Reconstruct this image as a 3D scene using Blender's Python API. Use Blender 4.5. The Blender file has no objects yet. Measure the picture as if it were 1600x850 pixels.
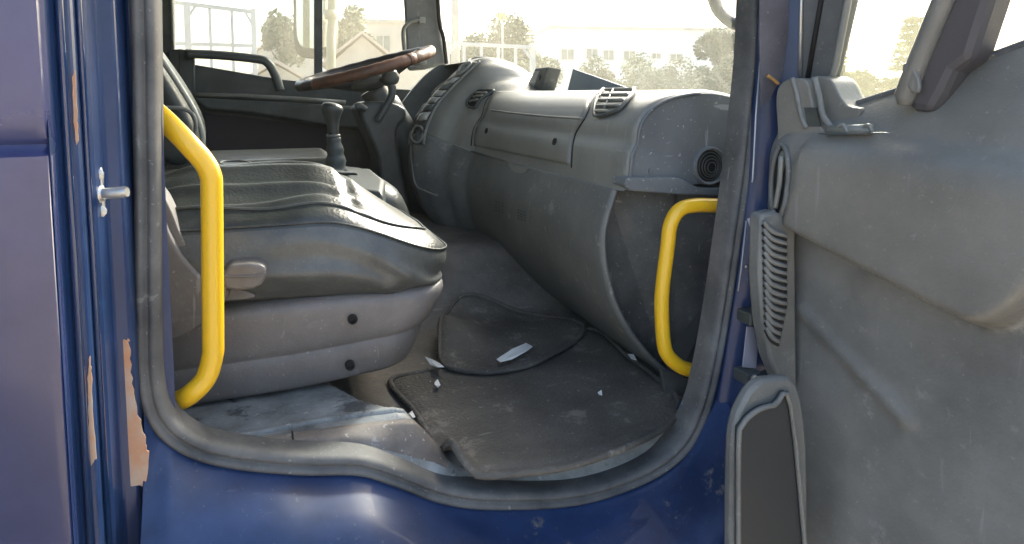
import bpy, bmesh, math, random
from mathutils import Vector, noise
random.seed(7)
R = math.radians
sc = bpy.context.scene
COL = sc.collection

# ------------------------------------------------------------------ camera
CZ = 1.75
YAW, PITCH, F = R(21), R(5), 23/36*1600
cam = bpy.data.cameras.new('camera'); co = bpy.data.objects.new('camera', cam); COL.objects.link(co)
co.location = (0, 0, CZ); co.rotation_euler = (R(90)-PITCH, 0, -YAW)
cam.lens = 23; cam.sensor_width = 36; cam.shift_y = -0.11625
cam.clip_start = 0.02; cam.clip_end = 3000
sc.camera = co
sc.view_settings.view_transform = 'Standard'; sc.view_settings.look = 'None'
sc.view_settings.gamma = 1; sc.view_settings.exposure = 2.1
# ------------------------------------------------------------------ sky and sun
SUN_EL, SUN_AZ = R(36), R(48)          # azimuth from +Y towards +X
w = bpy.data.worlds.new('World'); sc.world = w; w.use_nodes = True
nt = w.node_tree; sky = nt.nodes.new('ShaderNodeTexSky'); sky.sky_type = 'NISHITA'; sky.sun_disc = False
sky.sun_elevation = SUN_EL; sky.sun_rotation = SUN_AZ
sky.air_density = 1.0; sky.dust_density = 5.0; sky.ozone_density = 0.6
bg = nt.nodes['Background']; bg.inputs[1].default_value = 0.15
nt.links.new(sky.outputs[0], bg.inputs[0])
sl = bpy.data.lights.new('sun', 'SUN'); so = bpy.data.objects.new('sun', sl); COL.objects.link(so)
sl.energy = 2.0; sl.angle = R(6); sl.color = (1.0, .96, .88)
sd = Vector((math.sin(SUN_AZ)*math.cos(SUN_EL), math.cos(SUN_AZ)*math.cos(SUN_EL), math.sin(SUN_EL)))
so.rotation_euler = sd.to_track_quat('Z', 'Y').to_euler()

# ------------------------------------------------------------------ pixel rays -> world points on real planes
FW = Vector((math.sin(YAW)*math.cos(PITCH), math.cos(YAW)*math.cos(PITCH), -math.sin(PITCH)))
RT = Vector((math.cos(YAW), -math.sin(YAW), 0)); UP = RT.cross(FW); C0 = Vector((0, 0, CZ))
def ray(px, py): return FW + RT*((px-800)/F) + UP*((239-py)/F)
def PY(px, py, Y): d = ray(px, py); return C0 + d*(Y/d.y)
def PX(px, py, X): d = ray(px, py); return C0 + d*(X/d.x)
def PZ(px, py, z): d = ray(px, py); return C0 + d*((z-CZ)/d.z)
def PD(px, D):                             # ground point below a pixel column at a distance
    d = ray(px, 149.6); d.z = 0; d.normalize(); return d*D

# ------------------------------------------------------------------ materials
MATS = {}
def mat(name, col, rough=.5, metal=0, spec=.5, bump=0, bscale=200, var=0, vscale=6, col2=None, coat=0, alpha=None,
        wear=None, wscale=14, wth=.62, det=4, vdist=None, grime=None, gf=.55):
    """principled material with noise variation, fine bump and optional wear colour"""
    m = bpy.data.materials.new(name); m.use_nodes = True; n = m.node_tree.nodes; l = m.node_tree.links
    b = n['Principled BSDF']; b.inputs['Roughness'].default_value = rough; b.inputs['Metallic'].default_value = metal
    b.inputs['Specular IOR Level'].default_value = spec; b.inputs['Coat Weight'].default_value = coat
    tc = n.new('ShaderNodeTexCoord')
    c = (*col, 1)
    b.inputs['Base Color'].default_value = c
    out = None
    if var or col2:
        t = n.new('ShaderNodeTexNoise'); t.inputs['Scale'].default_value = vscale; t.inputs['Detail'].default_value = 8
        t.inputs['Roughness'].default_value = .65
        l.new(tc.outputs['Object'], t.inputs['Vector'])
        r = n.new('ShaderNodeValToRGB'); r.color_ramp.elements[0].position = .35; r.color_ramp.elements[1].position = .68
        c2 = col2 or tuple(min(1, x*(1+var)+.02*var) for x in col)
        r.color_ramp.elements[0].color = tuple(x*(1-.4*var) for x in col)+(1,); r.color_ramp.elements[1].color = (*c2, 1)
        l.new(t.outputs['Fac'], r.inputs['Fac']); out = r.outputs['Color']
        mr = n.new('ShaderNodeMapRange'); mr.inputs['To Min'].default_value = max(.05, rough-.12); mr.inputs['To Max'].default_value = min(1, rough+.15)
        l.new(t.outputs['Fac'], mr.inputs['Value']); l.new(mr.outputs[0], b.inputs['Roughness'])
    if wear:
        t2 = n.new('ShaderNodeTexNoise'); t2.inputs['Scale'].default_value = wscale; t2.inputs['Detail'].default_value = 10
        t2.inputs['Roughness'].default_value = .7
        l.new(tc.outputs['Object'], t2.inputs['Vector'])
        r2 = n.new('ShaderNodeValToRGB'); r2.color_ramp.elements[0].position = wth; r2.color_ramp.elements[1].position = wth+.06
        r2.color_ramp.elements[0].color = (0, 0, 0, 1); r2.color_ramp.elements[1].color = (1, 1, 1, 1)
        l.new(t2.outputs['Fac'], r2.inputs['Fac'])
        mx = n.new('ShaderNodeMix'); mx.data_type = 'RGBA'
        l.new(r2.outputs['Color'], mx.inputs['Factor'])
        if out: l.new(out, mx.inputs['A'])
        else: mx.inputs['A'].default_value = c
        mx.inputs['B'].default_value = (*wear, 1); out = mx.outputs['Result']
    if grime:      # dust specks and fine scratches, each a thresholded noise
        for sc_, th, st, fac in ((130, .66, (1, 1, 1), gf), (38, .67, (1.6, 1.6, .16), gf*.8), (30, .68, (.2, 1.4, 1.4), gf*.6)):
            mp_ = n.new('ShaderNodeMapping'); mp_.inputs['Scale'].default_value = st; mp_.inputs['Rotation'].default_value = (.2, .35, .1)
            l.new(tc.outputs['Object'], mp_.inputs['Vector'])
            t3 = n.new('ShaderNodeTexNoise'); t3.inputs['Scale'].default_value = sc_; t3.inputs['Detail'].default_value = 3; t3.inputs['Roughness'].default_value = .6
            l.new(mp_.outputs[0], t3.inputs['Vector'])
            m3 = n.new('ShaderNodeMapRange'); m3.inputs['From Min'].default_value = th; m3.inputs['From Max'].default_value = th+.05
            m3.inputs['To Max'].default_value = fac; l.new(t3.outputs['Fac'], m3.inputs['Value'])
            x3 = n.new('ShaderNodeMix'); x3.data_type = 'RGBA'; l.new(m3.outputs[0], x3.inputs['Factor'])
            if out: l.new(out, x3.inputs['A'])
            else: x3.inputs['A'].default_value = c
            x3.inputs['B'].default_value = (*grime, 1); out = x3.outputs['Result']
    if out: l.new(out, b.inputs['Base Color'])
    if bump:
        t = n.new('ShaderNodeTexNoise'); t.inputs['Scale'].default_value = bscale; t.inputs['Detail'].default_value = det
        l.new(tc.outputs['Object'], t.inputs['Vector'])
        bu = n.new('ShaderNodeBump'); bu.inputs['Strength'].default_value = bump; bu.inputs['Distance'].default_value = vdist or .002
        l.new(t.outputs['Fac'], bu.inputs['Height']); l.new(bu.outputs[0], b.inputs['Normal'])
    MATS[name] = m; return m

DUST = (.34, .34, .31)
BLUE = mat('blue_paint', (.007, .026, .085), .36, spec=.4, coat=.2, var=.5, vscale=3, wear=(.015, .05, .13), wscale=30, wth=.60)
BLUEG = mat('glossy_blue_ridge', (.01, .035, .11), .10, spec=.7, coat=.8)
BLUES = mat('blue_sill_paint', (.007, .026, .085), .42, spec=.35, coat=.1, var=.6, vscale=5, wear=(.16, .15, .13), wscale=7, wth=.61, grime=(.2, .2, .2), gf=.2)
BLUE2 = mat('blue_paint_outer', (.022, .038, .13), .24, spec=.7, coat=.6, var=.7, vscale=2.2, col2=(.045, .055, .16), bump=.10, bscale=5, vdist=.03)
PRIMER = mat('bare_primer', (.52, .42, .33), .6, var=.4, vscale=22, col2=(.5, .22, .09))
CHIPW = mat('white_undercoat', (.7, .72, .76), .6)
RUBBER = mat('seal_rubber', (.075, .08, .082), .62, bump=.3, bscale=90, var=.8, vscale=9, col2=(.15, .152, .145), grime=DUST, gf=.45)
YEL = mat('yellow_paint', (.84, .50, .015), .34, spec=.6, coat=.3, bump=.08, bscale=30, wear=(.22, .13, .04), wscale=45, wth=.665)
PLAST = mat('grey_plastic', (.11, .118, .114), .5, bump=.5, bscale=260, var=.5, vscale=5, col2=(.165, .172, .162), wear=(.22, .225, .215), wscale=18, wth=.60, vdist=.001, grime=DUST)
PLASTL = mat('dusty_plastic', (.18, .187, .167), .42, bump=.45, bscale=260, var=.35, vscale=4, col2=(.24, .247, .22), vdist=.001, grime=(.4, .4, .36), gf=.3)
PLASTB = mat('end_cap_plastic', (.115, .13, .135), .45, bump=.45, bscale=260, var=.3, vscale=7, wear=(.22, .23, .23), wscale=30, wth=.635, vdist=.001, grime=(.5, .52, .52), gf=.7)
PLASTD = mat('dark_plastic', (.046, .055, .052), .42, bump=.4, bscale=300, var=.6, vscale=8, vdist=.0008, grime=(.14, .14, .13), gf=.4)  # base colour raised so the blacks carry lens flare
PLASTK = mat('kick_plastic', (.06, .065, .063), .55, bump=.4, bscale=260, var=.6, vscale=9, wear=(.15, .15, .145), wscale=30, wth=.61, vdist=.001, grime=DUST)
BASE = mat('seat_base_plastic', (.135, .128, .122), .48, bump=.45, bscale=260, var=.4, vscale=6, wear=(.19, .185, .18), wscale=16, wth=.60, vdist=.001, grime=DUST)
VINYL = mat('black_vinyl', (.034, .041, .038), .34, spec=.6, bump=.6, bscale=190, var=.6, vscale=9, col2=(.062, .07, .064), vdist=.0016, grime=(.2, .2, .19), gf=.12)
VINYLS = mat('vinyl_side', (.075, .080, .074), .36, spec=.6, bump=.6, bscale=150, var=.5, vscale=9, vdist=.0016, grime=(.22, .22, .2), gf=.35)
HOLE = mat('hole_black', (.012, .012, .012), .8)
MATR = mat('rubber_mat', (.072, .071, .063), .7, bump=1, bscale=150, var=.8, vscale=6, col2=(.13, .12, .10), wear=(.19, .175, .15), wscale=12, wth=.575, vdist=.004, grime=(.3, .29, .26), gf=.6)
FLOORM = mat('floor_vinyl', (.11, .104, .092), .6, bump=.6, bscale=90, var=.8, vscale=6, col2=(.20, .185, .16), vdist=.003, grime=DUST)
SILLM = mat('dusty_sill', (.15, .16, .15), .55, bump=.5, bscale=60, var=.9, vscale=8, col2=(.34, .36, .35), wear=(.075, .08, .08), wscale=9, wth=.56, vdist=.003, grime=(.5, .5, .48), gf=.6)
SILLB = mat('brown_sill_strip', (.13, .115, .10), .6, bump=.5, bscale=80, var=.6, vscale=11, wear=(.34, .34, .32), wscale=18, wth=.61, grime=(.5, .5, .48))
METAL = mat('bare_steel', (.55, .55, .52), .38, metal=.8, var=.3, vscale=30)
LEATH = mat('wheel_leather', (.10, .055, .038), .45, bump=.6, bscale=150, var=.8, vscale=20, col2=(.20, .10, .06), vdist=.002)
LEATHD = mat('wheel_black', (.04, .035, .032), .35, bump=.3, bscale=200)
PAPER = mat('paper', (.72, .73, .70), .7, bump=.3, bscale=40)
SWL = mat('dusty_switch', (.32, .33, .30), .45)
SCREEN = mat('grey_screen', (.42, .42, .44), .2)
FOLDER = mat('blue_grey_card', (.19, .24, .28), .4, bump=.1, bscale=60, var=.2)
DOORP = mat('door_trim_plastic', (.17, .168, .148), .36, bump=.6, bscale=230, var=.3, vscale=4, wear=(.23, .23, .21), wscale=26, wth=.61, vdist=.0012, grime=(.38, .38, .36), gf=.25)
DOORL = mat('door_lower_plastic', (.145, .150, .14), .5, bump=.5, bscale=230, var=.45, vscale=4, wear=(.22, .225, .21), wscale=12, wth=.60, vdist=.0012, grime=DUST, gf=.3)
CREAM = mat('cream_paint', (.5, .49, .40), .5)
GROUND = mat('dirt', (.30, .25, .19), .9, bump=.6, bscale=8, var=.5, vscale=.6, vdist=.03)
WHITEM = mat('white_metal', (.42, .43, .42), .4, var=.1)
WALLW = mat('white_render', (.62, .66, .66), .8, var=.15, vscale=.4)
WALLP = mat('beige_render', (.50, .44, .38), .8, var=.2, vscale=.5)
ROOFR = mat('rust_roof', (.42, .35, .29), .8, var=.4, vscale=.8)
WINDK = mat('window_dark', (.10, .13, .13), .25)
CONC = mat('concrete', (.42, .40, .35), .85, var=.2, vscale=2)
BARK = mat('bark', (.10, .075, .05), .9)
LEAFA = mat('leaf_olive', (.055, .080, .016), .7, var=.6, vscale=.7, col2=(.11, .135, .03))
LEAFB = mat('leaf_green', (.045, .085, .018), .7, var=.6, vscale=.9, col2=(.09, .14, .03))
LEAFC = mat('leaf_grey', (.07, .095, .035), .7, var=.5, vscale=.9)
TRUCKG = mat('truck_dark', (.06, .06, .06), .7)

def glass(name, dust, dcol, refl=1.0, streak=6):
    """clear pane under a film of dust: transparent + dusty translucent/diffuse, fresnel reflection"""
    m = bpy.data.materials.new(name); m.use_nodes = True; n = m.node_tree.nodes; l = m.node_tree.links
    n.remove(n['Principled BSDF']); out = n['Material Output']
    tr = n.new('ShaderNodeBsdfTransparent'); tr.inputs[0].default_value = (.94, .97, .94, 1)
    df = n.new('ShaderNodeBsdfDiffuse'); df.inputs[0].default_value = (*dcol, 1)
    tl = n.new('ShaderNodeBsdfTranslucent'); tl.inputs[0].default_value = (*dcol, 1)
    a = n.new('ShaderNodeMixShader'); a.inputs[0].default_value = .7
    l.new(df.outputs[0], a.inputs[1]); l.new(tl.outputs[0], a.inputs[2])
    tc = n.new('ShaderNodeTexCoord'); t = n.new('ShaderNodeTexNoise'); t.inputs['Scale'].default_value = streak
    t.inputs['Detail'].default_value = 10; t.inputs['Roughness'].default_value = .75
    l.new(tc.outputs['Object'], t.inputs['Vector'])
    mr = n.new('ShaderNodeMapRange'); mr.inputs['From Min'].default_value = .3; mr.inputs['From Max'].default_value = .75
    mr.inputs['To Min'].default_value = dust*.65; mr.inputs['To Max'].default_value = dust*1.5
    l.new(t.outputs['Fac'], mr.inputs['Value'])
    b = n.new('ShaderNodeMixShader'); l.new(mr.outputs[0], b.inputs[0]); l.new(tr.outputs[0], b.inputs[1]); l.new(a.outputs[0], b.inputs[2])
    g = n.new('ShaderNodeBsdfGlossy'); g.inputs['Roughness'].default_value = .03
    fr = n.new('ShaderNodeFresnel'); fr.inputs[0].default_value = 1.4
    mu = n.new('ShaderNodeMath'); mu.operation = 'MULTIPLY'; mu.inputs[1].default_value = refl; l.new(fr.outputs[0], mu.inputs[0])
    c = n.new('ShaderNodeMixShader'); l.new(mu.outputs[0], c.inputs[0]); l.new(b.outputs[0], c.inputs[1]); l.new(g.outputs[0], c.inputs[2])
    l.new(c.outputs[0], out.inputs[0]); return m
GLASSW = glass('windscreen_glass', .115, (.85, .86, .72), .08)
GLASSD = glass('side_glass', .10, (.85, .80, .66), .5)
GLASSQ = glass('quarter_glass', .12, (.85, .82, .6), .5, 12)
MIRRORM = mat('mirror_glass', (.8, .82, .8), .04, metal=1)

# ------------------------------------------------------------------ builders
def thing(name, loc, label, cat, group=None):
    o = bpy.data.objects.new(name, None); COL.objects.link(o); o.location = loc; o.empty_display_size = .2
    o['label'] = label; o['category'] = cat
    if group: o['group'] = group
    return o
def tag(o, label, cat, group=None, kind=None):
    if kind: o['kind'] = kind; return o
    o['label'] = label; o['category'] = cat
    if group: o['group'] = group
    return o
def obj(name, verts, faces, m, parent=None, smooth=True, sub=0, bevel=0, solid=0, soff=-1, angle=None, bseg=2):
    me = bpy.data.meshes.new(name)
    if parent is not None:
        off = Vector(); q = parent
        while q is not None: off += q.location; q = q.parent
        verts = [Vector(v)-off for v in verts]
    me.from_pydata([tuple(v) for v in verts], [], faces)
    bm = bmesh.new(); bm.from_mesh(me); bmesh.ops.recalc_face_normals(bm, faces=bm.faces); bm.to_mesh(me); bm.free()
    for p in me.polygons: p.use_smooth = smooth
    if isinstance(m, (list, tuple)):
        for k in m: me.materials.append(k)
    else: me.materials.append(m)
    o = bpy.data.objects.new(name, me); COL.objects.link(o)
    if parent is not None: o.parent = parent
    if solid:
        s = o.modifiers.new('s', 'SOLIDIFY'); s.thickness = solid; s.offset = soff
    if bevel:
        b = o.modifiers.new('b', 'BEVEL'); b.width = bevel; b.segments = bseg; b.limit_method = 'ANGLE'; b.angle_limit = R(35)
    if sub:
        s = o.modifiers.new('u', 'SUBSURF'); s.levels = sub; s.render_levels = sub
    if smooth and (bevel or angle):
        me.set_sharp_from_angle(angle=R(angle or 40)) if hasattr(me, 'set_sharp_from_angle') else None
    return o
class MB:
    def __init__(s): s.v = []; s.f = []
    def add(s, v, f):
        k = len(s.v); s.v += [Vector(p) for p in v]; s.f += [[i+k for i in g] for g in f]; return s
    def box(s, c, d, rz=0, ry=0, rx=0):
        from mathutils import Euler
        e = Euler((rx, ry, rz)).to_matrix(); c = Vector(c)
        v = [c+e@Vector((x*d[0]/2, y*d[1]/2, z*d[2]/2)) for x in (-1, 1) for y in (-1, 1) for z in (-1, 1)]
        return s.add(v, [(0, 1, 3, 2), (4, 6, 7, 5), (0, 4, 5, 1), (2, 3, 7, 6), (0, 2, 6, 4), (1, 5, 7, 3)])
    def hexa(s, a, b):       # two quads (lists of 4 points) joined
        return s.add(list(a)+list(b), [(0, 1, 2, 3), (7, 6, 5, 4), (0, 4, 5, 1), (1, 5, 6, 2), (2, 6, 7, 3), (3, 7, 4, 0)])
    def prism(s, outline, off):   # outline list of points, extruded by the vector off
        n = len(outline); off = Vector(off)
        v = [Vector(p) for p in outline]+[Vector(p)+off for p in outline]
        return s.add(v, [tuple(range(n))[::-1], tuple(range(n, 2*n))]+[(i, (i+1) % n, n+(i+1) % n, n+i) for i in range(n)])
    def tube(s, path, r, seg=10, closed=False, caps=True, flat=1):
        p = [Vector(q) for q in path]; n = len(p); rings = []
        nrm = None
        for i in range(n):
            t = (p[(i+1) % n]-p[i-1]) if closed else (p[min(i+1, n-1)]-p[max(i-1, 0)])
            t.normalize()
            if nrm is None:
                nrm = t.orthogonal().normalized()
            nrm = (nrm-t*nrm.dot(t)).normalized(); bn = t.cross(nrm)
            rr = r[i] if isinstance(r, (list, tuple)) else r
            rings.append([p[i]+nrm*math.cos(a)*rr+bn*math.sin(a)*rr*flat for a in (2*math.pi*k/seg for k in range(seg))])
        v = [q for g in rings for q in g]; f = []
        for i in range(n if closed else n-1):
            a, b = i*seg, ((i+1) % n)*seg
            for k in range(seg): f.append((a+k, a+(k+1) % seg, b+(k+1) % seg, b+k))
        if caps and not closed: f += [tuple(range(seg))[::-1], tuple(range((n-1)*seg, n*seg))]
        return s.add(v, f)
    def lathe(s, c, axis, prof, seg=24):   # prof: (radius, height along the axis)
        axis = Vector(axis).normalized(); u = axis.orthogonal().normalized(); w_ = axis.cross(u); c = Vector(c)
        v = []; f = []
        for r_, h in prof:
            for k in range(seg):
                a = 2*math.pi*k/seg; v.append(c+axis*h+(u*math.cos(a)+w_*math.sin(a))*r_)
        for i in range(len(prof)-1):
            for k in range(seg): f.append((i*seg+k, i*seg+(k+1) % seg, (i+1)*seg+(k+1) % seg, (i+1)*seg+k))
        f.append(tuple(range(seg))); f.append(tuple(range((len(prof)-1)*seg, len(prof)*seg)))
        return s.add(v, f)
    def build(s, name, m, parent=None, **k): return obj(name, s.v, s.f, m, parent, **k)
def smooth_path(pts, n=6, closed=False):
    P = [Vector(p) for p in pts]; out = []; N = len(P)
    for i in range(N if closed else N-1):
        g = (lambda k: P[k % N]) if closed else (lambda k: P[max(0, min(N-1, k))])
        a, b, c, d = g(i-1), g(i), g(i+1), g(i+2)
        for j in range(n):
            t = j/n
            out.append(.5*((2*b)+(c-a)*t+(2*a-5*b+4*c-d)*t*t+(-a+3*b-3*c+d)*t**3))
    if not closed: out.append(P[-1])
    return out
def grid(rows, closed=False):     # rows of equal length -> verts, faces
    m_ = len(rows[0]); v = [p for r_ in rows for p in r_]; f = []
    for i in range(len(rows)-1):
        for j in range(m_ if closed else m_-1):
            f.append((i*m_+j, i*m_+(j+1) % m_, (i+1)*m_+(j+1) % m_, (i+1)*m_+j))
    return v, f
def sstep(a, b, x):
    t = max(0, min(1, (x-a)/(b-a))); return t*t*(3-2*t)
def lerp(a, b, t): return a+(b-a)*t
def interp(tab, x):
    if x <= tab[0][0]: return tab[0][1]
    for (a, b), (c, d) in zip(tab, tab[1:]):
        if x <= c: return b+(d-b)*(x-a)/(c-a)
    return tab[-1][1]
from mathutils.bvhtree import BVHTree
def bvh(*vf):
    vs, fs = [], []
    for v_, f_ in vf:
        k = len(vs); vs += [Vector(p) for p in v_]; fs += [tuple(i+k for i in g) for g in f_]
    return BVHTree.FromPolygons(vs, fs)
def hit(T_, px, py, off=0.0):
    d = ray(px, py); p, n, i, _ = T_.ray_cast(C0, d)
    if p is None:
        q = C0+d.normalized()*2.25; p, n, i, _ = T_.find_nearest(q)
    if n.dot(d) > 0: n = -n
    return p+n*off, n
def hits(T_, pts, off=0.0):
    return [h[0] for h in (hit(T_, a, b, off) for a, b in pts) if h]
V = lambda x, y, z: Vector((x, y, CZ+z))     # z given relative to the eye height

# ================================================================== SETTING
o = obj('ground', [(-600, -600, 0), (900, -600, 0), (900, 1500, 0), (-600, 1500, 0)], [(0, 1, 2, 3)], GROUND); o['kind'] = 'structure'

# ================================================================== THE TRUCK CAB
T = thing('truck', (.1, 2.0, 0), 'blue truck cab seen through its open passenger door, with grey dashboard and yellow grab bars', 'truck')
SY = .95       # plane of the door opening
FZ = -.60      # cab floor
FARY = 3.02

# ---- rear side skin and door jamb (vertical folded blue sheet)
def vfold(prof, z0, z1, name, m, parent, bevel=.003, nz=2, cz=None):
    rows = []
    for k in range(nz):
        z = lerp(z0, z1, k/(nz-1)); rows.append([V(x, y, z) for x, y in prof])
    v, f = grid(rows); return obj(name, v, f, m, parent, smooth=False, bevel=bevel)
g1 = PY(0, 228, .80).z-CZ
rear = MB()
rows = []
for z, dy in [(-1.2, 0), (g1-.012, 0), (g1-.008, .008), (g1+.0, .012), (g1+.008, .002), (g1+.03, -.004), (.25, -.006), (1.05, .02)]:
    rows.append([V(x, .80+dy+e, z) for x, e in [(-1.1, .01), (-.7, 0), (-.4, 0), (-.216, 0), (-.208, .004), (-.204, .014)]])
v, f = grid(rows); obj('side_panel', v, f, BLUE2, T, smooth=True, solid=.004, angle=40)
jamb = [(-.206, .806), (-.204, .83), (-.197, .838), (-.190, .838), (-.187, .845), (-.187, .862), (-.180, .872), (-.176, .90), (-.158, .905), (-.155, .955), (-.12, .96)]
jam = vfold(jamb, -.72, 1.05, 'door_jamb', BLUE, T, bevel=.004)
m = MB()
m.tube([V(-.196, .832, -.72), V(-.196, .832, 1)], .004, 8); m.tube([V(-.184, .858, -.72), V(-.184, .858, 1)], .0035, 8)
m.build('jamb_ridge', BLUEG, jam)
def jag(pts, amp=1.6, k=5, seed=1):
    rnd = random.Random(seed); out = []
    for i, p in enumerate(pts):
        q = pts[(i+1) % len(pts)]
        for j in range(k): out.append((lerp(p[0], q[0], j/k)+rnd.uniform(-amp, amp), lerp(p[1], q[1], j/k)+rnd.uniform(-amp, amp)*1.5))
    return out
# primer patches where the paint has flaked
pts = [(176, 760), (178, 640), (182, 545), (190, 535), (201, 530), (203, 560), (207, 600), (214, 640), (225, 680), (231, 709), (228, 760)]
MB().prism([PY(a, b, .9025) for a, b in jag(pts, 2.2)], (0, .0015, 0)).build('flaked_patch', PRIMER, jam, smooth=False)
pts = [(137, 590), (140, 556), (143, 580), (145, 640), (150, 716), (140, 730), (138, 640)]
MB().prism([PY(a, b, .8365) for a, b in jag(pts, 1.0)], (0, .0012, 0)).build('flaked_patch', PRIMER, jam, smooth=False)
pts = [(113, 120), (117, 110), (121, 190), (123, 220), (119, 226), (115, 190)]
MB().prism([PY(a, b, .8355) for a, b in jag(pts, .6)], (0, .0012, 0)).build('flaked_patch', PRIMER, jam, smooth=False)
# striker
sx = PY(152, 300, .885)
m = MB(); m.prism([PY(a, b, .886) for a, b in [(146, 262), (151, 259), (158, 262), (161, 275), (160, 290), (165, 300), (163, 318), (163, 338), (157, 343), (151, 338), (149, 320), (144, 305), (146, 290)]], (0, .007, 0))
st = m.build('striker_plate', METAL, jam, smooth=False, bevel=.002)
a = PY(156, 303, .884); b = a+Vector((.030, -.010, .002))
MB().tube([a, lerp(a, b, .15), lerp(a, b, .9), b], [.011, .0068, .0068, .0055], 14).build('striker_pin', METAL, st, angle=40)
for q in [(153, 272), (158, 330)]: MB().lathe(PY(*q, .886), (0, -1, 0), [(.0065, 0), (.0065, .003), (.003, .004)], 10).build('bolt', METAL, jam, smooth=False)

# ---- rubber seal round the door opening
SEALP = [(223, -420), (224, -60), (227, 100), (230, 300), (231, 480), (234, 590), (252, 652), (298, 692), (370, 712), (470, 722), (560, 724), (620, 742), (690, 768), (770, 778),
         (900, 772), (1000, 740), (1060, 698), (1092, 640), (1110, 570), (1126, 480), (1141, 380), (1155, 280), (1166, 180), (1176, 80), (1182, -60), (1200, -420)]
sp = smooth_path([PY(a, b, SY) for a, b in SEALP], 8)
def ribbon(path, width, prof, Ydir=-1):
    """flat-bellied band along a path in a Y plane: prof (across -1..1, proud)"""
    rows = []
    for i, p in enumerate(path):
        t = (path[min(i+1, len(path)-1)]-path[max(i-1, 0)]).normalized(); s_ = Vector((t.z, 0, -t.x))
        wd = width(i/(len(path)-1)) if callable(width) else width
        rows.append([p+s_*u*wd+Vector((0, Ydir*h, 0)) for u, h in prof])
    return grid(rows)
prof = [(-1, -.03), (-1, .004), (-.85, .012), (-.55, .017), (-.2, .016), (-.08, .010), (.05, .014), (.4, .020), (.75, .015), (.97, .003), (1, -.012), (1, -.04)]
v, f = ribbon(sp, lambda t: .0165+.003*math.sin(t*40)*.15, prof)
obj('door_seal', v, f, RUBBER, T, sub=1)

# ---- pillar at the hinge side (outer jamb) : a blue sheet running down between seal and door
def plq(pts, Y): return [PY(a, b, Y) for a, b in pts]
left = [(1196, -420), (1190, -60), (1184, 100), (1172, 260), (1158, 400), (1143, 500), (1128, 600), (1112, 700), (1060, 800), (900, 840)]
rows = []
for a, b in left:
    p = PY(a-14, b, .955); q = PY(a+2, b, .93); xr = .868
    rows.append([p, q, Vector((lerp(q.x, xr, .3), .915, q.z)), Vector((max(q.x+.05, xr-.03), .90, q.z)), Vector((xr+.02, .87, q.z)), Vector((xr+.02, .84, q.z))])
v, f = grid(rows); hp = obj('hinge_pillar', v, f, BLUE, T, smooth=True, solid=.003, sub=1)
MB().prism([PY(a, b, .898) for a, b in [(1168, 342), (1178, 338), (1190, 344), (1188, 362), (1180, 360), (1172, 354)]], (0, .001, 0)).build('flaked_patch', CHIPW, hp, smooth=False)
m = MB()
m.tube([PY(a, b, .912) for a, b in [(1188, 90), (1181, 180), (1176, 280), (1175, 285)]], .0015, 6)
m.tube([PY(a, b, .912) for a, b in [(1166, 345), (1158, 420), (1153, 455)]], .0013, 6)
m.build('pillar_edge', mat('worn_edge', (.45, .48, .5), .4, metal=.3), hp)
for (x, y) in [(1172, 494), (1167, 586)]:
    m = MB(); c = PY(x, y, .885); m.box(c, (.03, .035, .022)); m.box(c+Vector((.02, -.02, 0)), (.035, .02, .016), rz=.3)
    h = m.build('hinge', PLASTD, hp, smooth=False, bevel=.003)
    MB().lathe(c+Vector((-.002, -.019, .002)), (0, -1, 0), [(.007, 0), (.007, .004), (.004, .005)], 10).build('bolt', METAL, h, smooth=False)
MB().prism([PY(a, b, .885) for a, b in [(1167, 510), (1187, 511), (1182, 576), (1160, 574)]], (0, .002, 0)).build('hinge_plate', mat('lilac_grey_paint', (.28, .28, .33), .4), hp, smooth=False, bevel=.001)
m = MB(); m.lathe(PY(1166, 417, .9), (0, -1, 0), [(.004, 0), (.003, .003)], 10); m.build('pillar_screw', METAL, hp)

# ---- outer skin below the opening, front wing and step (continues under the photo's lower edge)
rows = []
lowp = smooth_path([PY(a, b, SY) for a, b in [(225, 560), (236, 610), (254, 656), (300, 696), (370, 714), (470, 724), (560, 726), (620, 744), (690, 770), (770, 780), (900, 774), (1000, 742), (1060, 700), (1092, 642), (1108, 618), (1122, 604)]], 5)
for p in lowp:
    x, z = p.x, p.z-CZ
    rows.append([V(x, 1.00, z+.012), V(x, .962, z+.006), V(x, .948, z-.004), V(x, .925, min(z, -.45)-.022), V(x, .84, min(z, -.52)-.04), V(x, .800, min(z, -.60)-.06), V(x, .786, -.72), V(x, .784, -.80), V(x, .80, -.86)])
v, f = grid(rows); obj('sill_panel', v, f, BLUES, T, smooth=True, sub=1, solid=.003)
rows = [[p+Vector((0, dy, dz)) for dy, dz in ((.0, .012), (.03, .010), (.05, .0), (.055, -.2))] for p in lowp]
v, f = grid(rows); obj('sill_riser', v, f, SILLM, T, smooth=True)
m = MB(); m.box(V(.36, .90, -1.02), (1.1, .26, .03)); m.box(V(.36, .79, -1.03), (1.1, .03, .06))
stp = m.build('step', PLASTD, T, smooth=False, bevel=.006)
MB().prism([V(-.21, 1.04, -1.0), V(.93, 1.04, -1.0), V(.93, 1.04, -.72), V(-.21, 1.04, -.72)], (0, .01, 0)).build('step_well', PLASTD, T, smooth=False)
rows = [[V(x, y, z) for x, y in [(.93, .80), (1.05, .82), (1.15, .9), (1.22, 1.1)]] for z in (-1.2, -.8, -.3, .0)]
v, f = grid(rows); obj('front_wing', v, f, BLUE2, T, smooth=True, solid=.004)

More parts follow.
